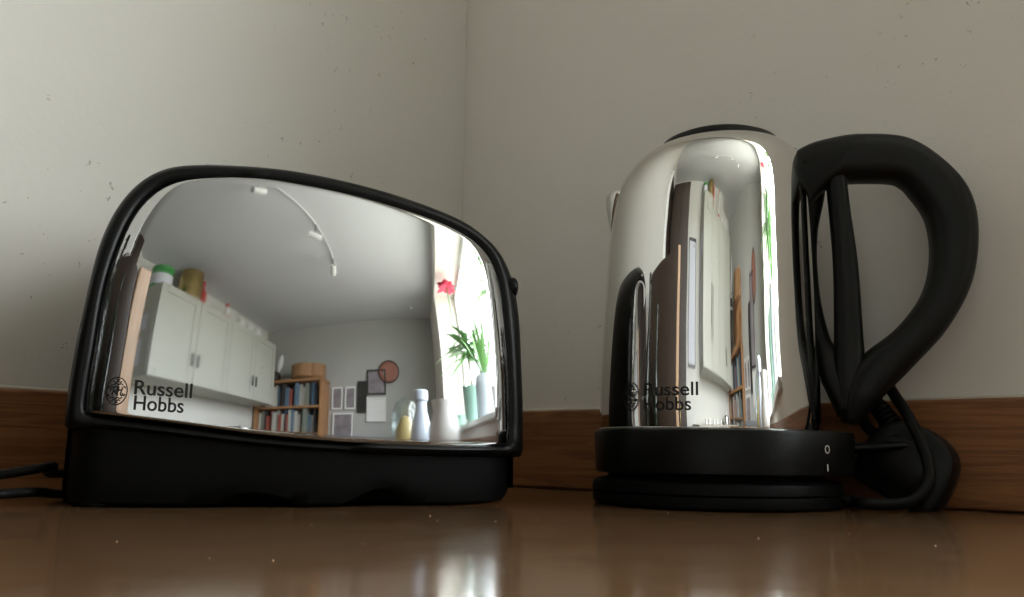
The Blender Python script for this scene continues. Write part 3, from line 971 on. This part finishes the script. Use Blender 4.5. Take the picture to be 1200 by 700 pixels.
M['stem'] = mat("plant_stem", (0.20, 0.14, 0.08), 0.7)
M['potgreen'] = mat("pale_green_glaze", (0.26, 0.42, 0.35), 0.3)
M['potgrey'] = mat("blue_grey_glaze", (0.42, 0.47, 0.50), 0.35)
M['redflower'] = mat("red_petals", (0.62, 0.04, 0.10), 0.5)
M['brass'] = mat("brass", (0.55, 0.42, 0.18), 0.25, metal=1.0)
M['greentin'] = mat("green_tin", (0.06, 0.30, 0.08), 0.35, var=0.3)
M['redlabel'] = mat("red_label", (0.50, 0.04, 0.04), 0.4)
M['white'] = mat("white_china", (0.75, 0.75, 0.74), 0.25, var=0.03)
M['paper'] = mat("white_paper", (0.66, 0.67, 0.74), 0.8, var=0.06, scale=40)
M['darkframe'] = mat("dark_frame", (0.03, 0.028, 0.026), 0.4)
M['picture'] = mat("picture_print", (0.25, 0.22, 0.24), 0.6, var=0.7, scale=9)
M['basket'] = mat("wicker", (0.28, 0.15, 0.07), 0.8, var=0.4, scale=60, bump=0.6)
M['sofa'] = mat("grey_fabric", (0.17, 0.17, 0.18), 0.9, var=0.1, bump=0.4, bscale=300)
M['ochre'] = mat("ochre_cloth", (0.62, 0.42, 0.16), 0.8)
M['bluewhite'] = mat("pale_blue_glaze", (0.52, 0.58, 0.68), 0.3)
M['curtain'] = mat("white_curtain", (0.74, 0.74, 0.74), 0.9, var=0.03)
M['plate'] = mat("terracotta_plate", (0.34, 0.14, 0.10), 0.5)

def rbox(name, lo_, hi_, m, parent, bevel=0.0):
    return bm_obj(name, box_bm(lo_, hi_, bevel), m, parent)

def room_thing(name, label, cat, a, b, z, group=None, rz=0.0):
    t = thing(name, label, cat, group=group)
    return place(t, a, b, z, rz)

# window in the kettle's wall
wn = room_thing('window', 'white framed two pane window in the wall beyond the kettle', 'window', 0, b0, z0)
ww, wh = b1 - b0, z1 - z0
fa, fb = -TR + 0.012, -TR + 0.072
for nm, lo_, hi_ in (('frame_rail', (fa, 0, 0), (fb, ww, 0.05)), ('frame_rail', (fa, 0, wh - 0.05), (fb, ww, wh)),
                     ('frame_post', (fa, 0, 0.05), (fb, 0.05, wh - 0.05)), ('frame_post', (fa, ww - 0.05, 0.05), (fb, ww, wh - 0.05)),
                     ('mullion', (fa + 0.002, ww * .66 - 0.025, 0.05), (fb - 0.002, ww * .66 + 0.025, wh - 0.05))):
    rbox(nm, lo_, hi_, M['frame_white'], wn, 0.004)
rbox('pane', (fa + 0.028, 0.05, 0.05), (fa + 0.032, ww * .66 - 0.025, wh - 0.05), M['glass'], wn)
rbox('pane', (fa + 0.028, ww * .66 + 0.025, 0.05), (fa + 0.032, ww - 0.05, wh - 0.05), M['glass'], wn)
rbox('sill', (fb + 0.001, 0.002, 0.001), (0.035, ww - 0.002, 0.022), M['frame_white'], wn, 0.004)

# cabinets
def cabinet(name, label, a, b, z, depth, width, height, doors, m, group=None):
    """carcass with its back on a and its front towards smaller a"""
    t = room_thing(name, label, 'cabinet', a, b, z, group)
    rbox('carcass', (-depth, 0, 0), (0, width, height), m, t, 0.002)
    w = width / doors
    for k in range(doors):
        d = rbox('door', (-depth - 0.019, k * w + 0.003, 0.003), (-depth - 0.001, (k + 1) * w - 0.003, height - 0.003), m, t, 0.002)
        for lo_, hi_ in (((0.0, 0.0), (0.07, 1.0)), ((1.0, 0.0), (-0.07, 1.0))):
            pass
        y0_, y1_ = k * w + 0.003, (k + 1) * w - 0.003
        for q in (((y0_, 0.003), (y0_ + 0.06, height - 0.003)), ((y1_ - 0.06, 0.003), (y1_, height - 0.003)), ((y0_ + 0.061, 0.003), (y1_ - 0.061, 0.065)), ((y0_ + 0.061, height - 0.065), (y1_ - 0.061, height - 0.003))):
            rbox('door_frame', (-depth - 0.027, q[0][0], q[0][1]), (-depth - 0.0192, q[1][0], q[1][1]), m, d, 0.002)
        hy = y1_ - 0.03 if k % 2 == 0 else y0_ + 0.03
        rbox('handle', (-depth - 0.045, hy - 0.006, height * .2), (-depth - 0.0272, hy + 0.006, height * .2 + 0.10), M['darkframe'], d, 0.003)
    return t
UC_B, UC_W, UC_Z, UC_H = 1.28, 1.72, 0.46, 0.70
cabinet('wall_cabinet', 'cream wall cabinet with panelled doors above the pale worktop', A - 0.001, UC_B, UC_Z, 0.34, UC_W, UC_H, 4, M['cream'])
cabinet('base_cabinet', 'cream base cabinet with panelled doors under the pale worktop', A - 0.001, 1.0, ZF, 0.58, 1.98, 0.86, 4, M['cream'])
wt = rbox('worktop', (-0.63, 0, 0), (0, 2.02, 0.038), M['worktop'], None, 0.004)
place(wt, A - 0.001, 0.98, ZF + 0.861); tag(wt, 'pale stone worktop on the cream base cabinets', 'worktop')
ccab = room_thing('counter_cabinet', 'cream cabinet carrying the brown counter under the window', 'cabinet', 0.002, 0.002, ZF)
rbox('carcass', (0, 0, 0), (0.64, CT_B - 0.02, -ZF - 0.041), M['cream'], ccab, 0.002)
for k in range(5):
    w = (CT_B - 0.02) / 5
    d = rbox('door', (0.641, k * w + 0.004, 0.09), (0.660, (k + 1) * w - 0.004, -ZF - 0.06), M['cream'], ccab, 0.003)
    rbox('handle', (0.6605, k * w + 0.5 * w - 0.05, -ZF - 0.12), (0.678, k * w + 0.5 * w + 0.05, -ZF - 0.108), M['darkframe'], d, 0.003)

# brown cupboard at the end of the toaster's wall
tcb = room_thing('tall_cupboard', 'tall brown wooden cupboard with pale tan front edge', 'cupboard', 0.735, 0.004, ZF)
rbox('carcass', (0, 0, 0), (0.45, 0.36, 1.24), M['brownwood'], tcb, 0.004)
rbox('front_edge', (-0.006, 0.361, 0), (0.456, 0.39, 1.25), M['tanwood'], tcb, 0.004)
for k in (0, 1):
    d = rbox('door', (0.02 + k * 0.205, 0.3905, 0.06), (0.22 + k * 0.205, 0.407, 1.20), M['brownwood'], tcb, 0.003)
    rbox('handle', (0.195 + k * 0.055 - 0.006, 0.4075, 0.9), (0.195 + k * 0.055 + 0.006, 0.425, 1.02), M['brass'], d, 0.002)
dr = room_thing('added_dark_door', 'dark brown panelled door added beyond the cupboard to darken the kettle reflection', 'door', 1.24, 0.001, ZF)  # added door, gives the kettle a tall dark band to mirror
rbox('leaf', (0.06, 0, 0.005), (0.86, 0.035, 2.02), M['brownwood'], dr, 0.003)
for q in ((0.14, 0.16, 0.42, 0.90), (0.50, 0.16, 0.78, 0.90), (0.14, 1.05, 0.42, 1.88), (0.50, 1.05, 0.78, 1.88)):
    rbox('panel', (q[0], 0.0355, q[1]), (q[2], 0.045, q[3]), M['brownwood'], dr, 0.004)
for lo_, hi_ in (((0, 0, 0), (0.058, 0.05, 2.09)), ((0.862, 0, 0), (0.92, 0.05, 2.09)), ((0.0585, 0, 2.025), (0.8615, 0.05, 2.09))):
    rbox('frame', lo_, hi_, M['frame_white'], dr, 0.003)
kb = lathe_obj('knob', [(0.012, 0), (0.012, 0.03), (0.028, 0.045), (0.026, 0.06), (0.008, 0.068)], M['brass'], dr, 20)
kb.location = (0.80, 0.0352, 1.0); kb.rotation_euler = (R(-90), 0, 0)
ldr = room_thing('added_larder', 'very tall dark brown larder cupboard added at the back wall as a dark reflection', 'cupboard', A - 0.002, 0.08, ZF)  # added cupboard, carries the dark band higher in the kettle's reflection
rbox('carcass', (-0.58, 0, 0), (0, 0.56, 2.05), M['brownwood'], ldr, 0.004)
for k in (0, 1):
    d = rbox('door', (-0.598, 0.004 + k * 0.28, 0.06), (-0.5805, 0.276 + k * 0.28, 2.03), M['brownwood'], ldr, 0.003)
    rbox('handle', (-0.625, 0.246 + k * 0.056, 0.95), (-0.5985, 0.258 + k * 0.056, 1.20), M['metal'], d, 0.003)
# notes on the near end of the wall cabinet
for k, (da, dz, w_, h_) in enumerate(((0.06, 0.30, 0.10, 0.15), (0.18, 0.34, 0.09, 0.12), (0.10, 0.08, 0.15, 0.19))):
    pn = rbox('paper_note', (-w_, -0.0012, 0), (0, 0, h_), M['paper'], None)
    place(pn, A - da, UC_B - 0.0015, UC_Z + dz)
    tag(pn, 'white paper note pinned on the end of the wall cabinet', 'note', 'notes on the cabinet end')

def pot_thing(name, label, cat, prof_, m, a, b, z, seg=28, group=None):
    o_ = lathe_obj(name, prof_, m, None, seg)
    place(o_, a, b, z); tag(o_, label, cat, group)
    return o_
zt_ = UC_Z + UC_H
ct = A - 0.20
SCL = 1.25
gt = room_thing('green_tin', 'round green tin with pale label on top of the wall cabinet', 'tin', ct, UC_B + 0.10, zt_)
gt.scale = (1.35, 1.35, 1.2)
lathe_obj('can', [(0.065, 0), (0.065, 0.14)], M['greentin'], gt); lathe_obj('lid', [(0.068, 0.1405), (0.068, 0.17), (0.060, 0.175)], M['greentin'], gt)
lathe_obj('label', [(0.0658, 0.03), (0.0658, 0.11)], M['paper'], gt)
pot_thing('brass_canister', 'tall brass canister on top of the wall cabinet', 'canister', [(0.105, 0), (0.105, 0.32), (0.10, 0.322), (0.10, 0.25)], M['brass'], ct, UC_B + 0.42, zt_)
pot_thing('dark_bottle', 'dark brown bottle leaning beside the brass canister', 'bottle', [(0.035, 0), (0.038, 0.02), (0.038, 0.2), (0.014, 0.25), (0.013, 0.33), (0.016, 0.335)], M['redlabel'], ct + 0.02, UC_B + 0.60, zt_)
rb_ = room_thing('sauce_bottle', 'clear bottle with red cap and red label on the wall cabinet', 'bottle', ct, UC_B + 0.95, zt_)
lathe_obj('glass', [(0.035, 0), (0.036, 0.14), (0.018, 0.18), (0.016, 0.20)], M['white'], rb_); lathe_obj('cap', [(0.020, 0.2005), (0.020, 0.235), (0.015, 0.24)], M['redlabel'], rb_)
lathe_obj('label', [(0.0366, 0.02), (0.0372, 0.10)], M['redlabel'], rb_)
for k in range(3):
    pot_thing('storage_jar', 'pale storage jar in the row on the wall cabinet', 'jar', [(0.05, 0), (0.055, 0.02), (0.055, 0.12), (0.04, 0.14), (0.042, 0.16), (0.01, 0.17)], M['white'], ct, UC_B + 1.2 + 0.17 * k, zt_, group='jars on the wall cabinet')
clk = room_thing('wall_clock', 'round wall clock with thin dark rim beyond the wall cabinet', 'clock', A - 0.002, UC_B + UC_W + 0.20, 0.72)
v, f = lathe([(0.15, 0), (0.155, 0.01), (0.155, 0.03), (0.140, 0.03), (0.140, 0.022), (0.01, 0.022)], 40)
rim = mesh_obj('rim', [(-p[2], p[1], p[0]) for p in v], f, M['darkframe'], clk); sharp(rim)
v, f = lathe([(0.139, 0.0225), (0.139, 0.0240)], 40)
mesh_obj('face', [(-p[2], p[1], p[0]) for p in v], f, M['white'], clk)
for ang, ln in ((20, 0.10), (130, 0.07)):
    h_ = rbox('hand', (-0.0275, -0.004, 0), (-0.025, 0.004, ln), M['darkframe'], clk); h_.rotation_euler = (R(ang), 0, 0)
for k in range(5):
    mg = room_thing('mug', 'white china mug standing on the pale worktop', 'mug', A - 0.38 + 0.05 * (k % 2), 1.35 + 0.17 * k, ZF + 0.8995, 'mugs on the worktop', rz=k * 1.3)
    lathe_obj('cup', [(0.036, 0), (0.040, 0.004), (0.042, 0.09), (0.039, 0.09), (0.036, 0.01)], M['white'], mg)
    v, f = cable_sweep(catmull([(0.040, 0, 0.075), (0.062, 0, 0.070), (0.066, 0, 0.045), (0.058, 0, 0.022), (0.040, 0, 0.018)], 5), 0.005, 8)
    mesh_obj('handle', v, f, M['white'], mg)
pk = pot_thing('stock_pot', 'brushed metal stock pot on the pale worktop', 'pot', [(0.12, 0), (0.125, 0.005), (0.125, 0.15), (0.130, 0.155), (0.10, 0.17), (0.02, 0.18), (0.02, 0.2), (0.01, 0.205)], M['metal'], A - 0.33, 2.45, ZF + 0.8995, 36)

# framed picture on the back wall
def picture(name, label, plane, a, b, z, w, h, fm, pm, cat='picture', group=None):
    t = room_thing(name, label, cat, a, b, z, group, rz=0 if plane == 'a' else R(90))
    fr_ = 0.018
    rbox('backing', (-0.014, -w / 2, 0), (-0.001, w / 2, h), pm, t)
    for lo_, hi_ in (((-w / 2, 0), (w / 2, fr_)), ((-w / 2, h - fr_), (w / 2, h)), ((-w / 2, fr_), (-w / 2 + fr_, h - fr_)), ((w / 2 - fr_, fr_), (w / 2, h - fr_))):
        rbox('frame', (-0.024, lo_[0], lo_[1]), (-0.0145, hi_[0], hi_[1]), fm, t)
    return t
picture('framed_picture', 'dark framed print hanging on the wall before the wall cabinet', 'a', A - 0.002, 0.95, 0.50, 0.30, 0.42, M['darkframe'], M['paper'])

# bookcase on the far wall
bc = room_thing('bookcase', 'tall orange wood bookcase filled with books against the far wall', 'bookcase', A - 0.03, B - 0.002, ZF, rz=R(180))
BW, BD, BH = 0.90, 0.28, 1.64
# local x runs along decreasing a, local y runs into the room
rbox('side', (0, 0, 0), (0.03, BD, BH), M['shelfwood'], bc, 0.002); rbox('side', (BW - 0.03, 0, 0), (BW, BD, BH), M['shelfwood'], bc, 0.002)
rbox('back_panel', (0.0305, 0.002, 0), (BW - 0.0305, 0.012, BH), M['dark'], bc)
shelf_z = [0.06, 0.40, 0.74, 1.04, 1.34]
for z_ in shelf_z: rbox('shelf', (0.0305, 0.013, z_), (BW - 0.0305, BD - 0.005, z_ + 0.024), M['shelfwood'], bc)
rbox('top', (-0.01, 0, BH + 0.0005), (BW + 0.01, BD + 0.01, BH + 0.03), M['shelfwood'], bc, 0.003)
bcols = [(0.05, 0.10, 0.16), (0.45, 0.44, 0.40), (0.03, 0.03, 0.035), (0.30, 0.07, 0.05), (0.10, 0.16, 0.22), (0.55, 0.52, 0.45), (0.06, 0.05, 0.05), (0.20, 0.22, 0.18)]
bmats = [mat("book_cover_%s" % n_, c, 0.55) for n_, c in zip(('navy', 'ivory', 'black', 'red', 'teal', 'cream', 'charcoal', 'olive'), bcols)]
bnames = ['navy', 'ivory', 'black', 'red', 'teal', 'cream', 'charcoal', 'olive']
for si, z_ in enumerate(shelf_z[2:]):
    sn = ('third highest', 'second highest', 'highest')[si]
    x = 0.04
    while x < BW - 0.09:
        wk = rng.uniform(0.022, 0.05); hk = rng.uniform(0.19, 0.27); k = int(rng.integers(0, 8))
        bk = rbox('book', (0, 0, 0), (wk, rng.uniform(0.14, 0.2), hk), bmats[k], None, 0.002)
        bk.location = W(A - 0.03 - x, B - 0.002 - 0.05, ZF + z_ + 0.0245); bk.rotation_euler = (0, 0, ROOM_ROT + R(180))
        tag(bk, '%s book standing on the %s shelf of the orange bookcase' % (bnames[k], sn), 'book', '%s books on the %s bookcase shelf' % (bnames[k], sn))
        x += wk + 0.002
bt = ZF + BH + 0.0305
for k, (da, w_) in enumerate(((0.62, 0.17), (0.80, 0.12))):
    pot_thing('basket', ('wide' if k == 0 else 'small') + ' wicker basket on top of the bookcase', 'basket', [(w_ * .8, 0), (w_, 0.02), (w_ * 1.05, 0.16), (w_ * .98, 0.16), (w_ * .9, 0.03)], M['basket'], A - 0.06 - da + 0.05 * k, B - 0.19, bt, 24)
rab = room_thing('rabbit_ornament', 'pale rabbit ornament with long upright ears on the bookcase', 'ornament', A - 0.24, B - 0.16, bt)
lathe_obj('head', [(0.05, 0), (0.075, 0.04), (0.075, 0.09), (0.05, 0.13), (0.01, 0.145)], M['brownwood'], rab)
for s_ in (-1, 1):
    e_ = lathe_obj('ear', [(0.012, 0), (0.035, 0.08), (0.036, 0.14), (0.02, 0.21), (0.004, 0.23)], M['frame_white'], rab, 16)
    e_.location = (s_ * 0.04, 0, 0.12); e_.rotation_euler = (0, R(12) * s_, 0)
for k, (a_, z_, w_, h_) in enumerate(((1.26, 0.44, 0.14, 0.26), (1.09, 0.44, 0.14, 0.26), (1.18, 0.08, 0.26, 0.32), (0.94, 0.40, 0.12, 0.36), (0.76, 0.60, 0.24, 0.29), (0.76, 0.30, 0.24, 0.27))):
    picture('framed_picture', ['narrow white framed print in the upper pair on the far wall', 'narrow white framed print in the upper pair on the far wall', 'large white framed dark print under the narrow pair', 'tall dark framed print beside the narrow pair', 'dark group photograph hanging over a blank white panel', 'blank white panel hanging under a dark photograph'][k], 'b', a_, B - 0.002, z_, w_, h_, [M['frame_white'], M['frame_white'], M['frame_white'], M['darkframe'], M['darkframe'], M['white']][k], [M['picture'], M['picture'], M['picture'], M['darkframe'], M['picture'], M['white']][k], group='paired narrow prints' if k < 2 else None)
pl_ = room_thing('wall_plate', 'round terracotta plate with dark rim hanging on the far wall', 'plate', 0.60, B - 0.002, 0.86)
v, f = lathe([(0.06, 0.001), (0.10, 0.012), (0.17, 0.03), (0.17, 0.034), (0.10, 0.018), (0.005, 0.014)], 36)
mesh_obj('dish', [(p[0], -p[2], p[1]) for p in v], f, M['plate'], pl_)
t = np.linspace(0, 2 * np.pi, 41)
v, f = cable_sweep(np.stack([0.170 * np.cos(t), 0 * t - 0.034, 0.170 * np.sin(t)], 1), 0.008, 8)
mesh_obj('rim', v, f, M['darkframe'], pl_)
pl_.scale = (0.75, 0.75, 0.75)
sf = room_thing('sofa', 'grey fabric sofa standing against the far wall', 'sofa', 0.90, B - 0.10, ZF)
rbox('seat', (-0.45, -0.75, 0.12), (0.45, 0.0, 0.42), M['sofa'], sf, 0.04); rbox('backrest', (-0.45, -0.18, 0.425), (0.45, 0.04, 1.02), M['sofa'], sf, 0.05)
for x in (-0.45, 0.31):
    rbox('armrest', (x, -0.75, 0.422), (x + 0.14, -0.19, 0.64), M['sofa'], sf, 0.04)
for x in (-0.42, 0.36):
    for y in (-0.70, -0.06): rbox('leg', (x, y, 0), (x + 0.05, y + 0.05, 0.119), M['darkframe'], sf)

# ceiling track light
tl = room_thing('track_light', 'white curved ceiling track with small spot lamps', 'light', 0, 0, ZC)
tpath = catmull([(1.08, 0.90, -0.012), (0.94, 1.16, -0.012), (0.86, 1.50, -0.012), (0.86, 1.88, -0.012), (0.92, 2.26, -0.012)], 10)
v, f = cable_sweep(tpath, 0.005, 10); mesh_obj('rail', v, f, M['frame_white'], tl)
for k, (i, yaw, pit) in enumerate(((6, 200, 60), (22, 60, 70), (34, -20, 55))):
    p = tpath[i]
    sp = rbox('spot_arm', (-0.006, -0.006, -0.085), (0.006, 0.006, 0), M['metal'], tl); sp.location = (p[0], p[1], p[2] - 0.010)
    hd = lathe_obj('spot_head', [(0.018, -0.042), (0.022, -0.037), (0.024, 0.05), (0.021, 0.05), (0.019, 0.042)], M['frame_white'], sp, 20)
    hd.location = (0, 0, -0.115); hd.rotation_euler = (R(pit), 0, R(yaw))

# plants on the sill
def leaf(verts, faces, base, d, length, width, droop, upv=Vector((0, 0, 1))):
    d = Vector(d).normalized(); side = d.cross(upv)
    if side.length < 1e-3: side = Vector((1, 0, 0))
    side.normalize(); n0 = len(verts); S = 6
    for i in range(S + 1):
        t = i / S
        c = Vector(base) + d * length * t + Vector((0, 0, -droop * t * t * length))
        w = width * math.sin(math.pi * min(0.98, 0.10 + 0.88 * t)) * 0.5
        verts += [tuple(c - side * w), tuple(c + Vector((0, 0, -w * .25))), tuple(c + side * w)]
    for i in range(S):
        for k in range(2):
            q = n0 + i * 3 + k; faces.append((q, q + 1, q + 4, q + 3))
M['darkglass'] = mat("dark_bottle_glass", (0.012, 0.014, 0.010), 0.08, var=0.2)
for k, (a_, b_, h_) in enumerate(((0.62, 0.06, 0.30), (0.67, 0.15, 0.26))):  # added bottles, mirrored in the kettle as narrow dark strips
    ob_ = pot_thing('added_bottle', ('taller' if k == 0 else 'shorter') + ' dark glass bottle added beside the brown cupboard for dark reflected strips', 'bottle', [(0.030, 0), (0.033, 0.006), (0.033, h_ * .62), (0.012, h_ * .78), (0.012, h_ * .96), (0.015, h_ * .965), (0.014, h_)], M['darkglass'], a_, b_, 0.0006)
zs = z0 + 0.0226
dp = room_thing('dragon_tree', 'leafy dragon tree in pale green pot on the window sill', 'plant', -0.10, 1.72, zs)
lathe_obj('pot', [(0.050, 0), (0.055, 0.005), (0.072, 0.22), (0.074, 0.225), (0.066, 0.225), (0.062, 0.20)], M['potgreen'], dp)
v, f = cable_sweep(catmull([(0, 0, 0.18), (0.01, 0.02, 0.32), (0.0, 0.05, 0.44)], 6), 0.009, 8); mesh_obj('stem', v, f, M['stem'], dp)
v, f = [], []
for k in range(70):
    th = rng.uniform(0, 6.28); el = rng.uniform(-0.35, 1.0)
    leaf(v, f, (rng.uniform(-.02, .02), 0.05 + rng.uniform(-.02, .02), 0.40 + rng.uniform(0, 0.12)), (math.cos(th), math.sin(th), el), rng.uniform(0.16, 0.26), 0.030, rng.uniform(0.2, 0.7))
mesh_obj('foliage', v, f, M['leaf'], dp)
gp = room_thing('spider_plant', 'long leaved plant in blue grey vase on the window sill', 'plant', -0.10, 1.42, zs)
lathe_obj('vase', [(0.050, 0), (0.053, 0.005), (0.060, 0.20), (0.054, 0.22), (0.048, 0.22), (0.05, 0.18)], M['potgrey'], gp)
v, f = [], []
for k in range(26):
    th = rng.uniform(0, 6.28)
    leaf(v, f, (0, 0, 0.18), (math.cos(th) * .45, math.sin(th) * .45, 1.0), rng.uniform(0.28, 0.48), 0.016, rng.uniform(0.1, 0.35))
mesh_obj('foliage', v, f, M['leaf'], gp)
vp = room_thing('trailing_plant', 'bright green trailing plant in white pot by the window edge', 'plant', -0.11, 1.16, zs)
lathe_obj('pot', [(0.045, 0), (0.05, 0.005), (0.062, 0.12), (0.055, 0.12), (0.05, 0.1)], M['white'], vp)
v, f = cable_sweep(catmull([(0, 0, 0.1), (0.01, 0.03, 0.3), (-0.01, 0.0, 0.5), (0.01, 0.03, 0.75)], 6), 0.005, 8); mesh_obj('stem', v, f, M['stem'], vp)
v, f = [], []
for k in range(11):
    th = rng.uniform(0, 6.28); zz = rng.uniform(0.45, 0.75)
    leaf(v, f, (0, 0.015, zz), (math.cos(th), math.sin(th), rng.uniform(-.2, .6)), rng.uniform(0.05, 0.09), 0.05, 0.4)
mesh_obj('foliage', v, f, M['leaf2'], vp)
fp = room_thing('red_flower', 'tall stemmed red flower in green pot on the window sill', 'plant', -0.10, 2.18, zs)
lathe_obj('pot', [(0.045, 0), (0.05, 0.005), (0.060, 0.12), (0.054, 0.12), (0.05, 0.1)], M['potgreen'], fp)
v, f = cable_sweep(catmull([(0, 0, 0.1), (0.02, 0.0, 0.5), (0.01, 0.01, 1.12)], 6), 0.005, 8); mesh_obj('stem', v, f, M['leaf'], fp)
v, f = [], []
for k in range(22):
    th = rng.uniform(0, 6.28)
    leaf(v, f, (0.01, 0.01, 1.12), (math.cos(th), math.sin(th), rng.uniform(-.1, .9)), rng.uniform(0.07, 0.11), 0.07, 0.2)
mesh_obj('petals', v, f, M['redflower'], fp)
# things on the brown counter below the window
gj = room_thing('glass_jar', 'clear domed glass jar of ochre food on the counter', 'jar', 0.34, 1.75, 0.0006)
lathe_obj('glass', [(0.07, 0), (0.085, 0.01), (0.09, 0.16), (0.085, 0.22), (0.06, 0.27), (0.02, 0.295), (0.005, 0.30)], M['jarglass'], gj)
lathe_obj('contents', [(0.05, 0.006), (0.066, 0.012), (0.060, 0.12), (0.03, 0.19), (0.005, 0.20)], M['ochre'], gj)
pot_thing('blue_bottle', 'pale blue waisted bottle on the counter by the glass jar', 'bottle', [(0.05, 0), (0.055, 0.01), (0.05, 0.12), (0.03, 0.19), (0.028, 0.23), (0.036, 0.24), (0.036, 0.28), (0.03, 0.285)], M['bluewhite'], 0.25, 1.45, 0.0006)
pot_thing('white_jug', 'white china jug on the counter under the window', 'jug', [(0.055, 0), (0.06, 0.005), (0.065, 0.10), (0.048, 0.16), (0.055, 0.20), (0.050, 0.20), (0.044, 0.16)], M['white'], 0.16, 1.20, 0.0006)
#ROOM_END
# ------------------------------------------------------------------ crumbs and dust on the counter
cv, cf = [], []
spots = []
for k in range(26):
    px = rng.uniform(30, 1190); py = 592 + 70 * rng.uniform(0, 1) ** 1.6
    d = _f + _rt * ((px - 600) / 1000) - _ut * ((py - 350) / 1000)
    t = -CAM_H / d.z
    spots.append((d.x * t, d.y * t, 0.00010 + 0.00022 * rng.uniform(0, 1) ** 3))
for (x, y, s_) in spots:
    b_ = len(cv)
    for k in range(6):
        dirs = [(1, 0, 0), (-1, 0, 0), (0, 1, 0), (0, -1, 0), (0, 0, 1), (0, 0, -1)][k]
        j = rng.uniform(.6, 1.3)
        cv.append((x + dirs[0] * s_ * j * 1.4, y + dirs[1] * s_ * j, s_ * .8 + dirs[2] * s_ * .8))
    cf += [tuple(i + b_ for i in q) for q in ((0, 2, 4), (2, 1, 4), (1, 3, 4), (3, 0, 4), (2, 0, 5), (1, 2, 5), (3, 1, 5), (0, 3, 5))]
cr = mesh_obj('crumbs', cv, cf, M['crumb'], smooth=False)
tag(cr, 'pale crumbs and dust specks scattered on the brown counter', 'crumbs', kind='stuff')
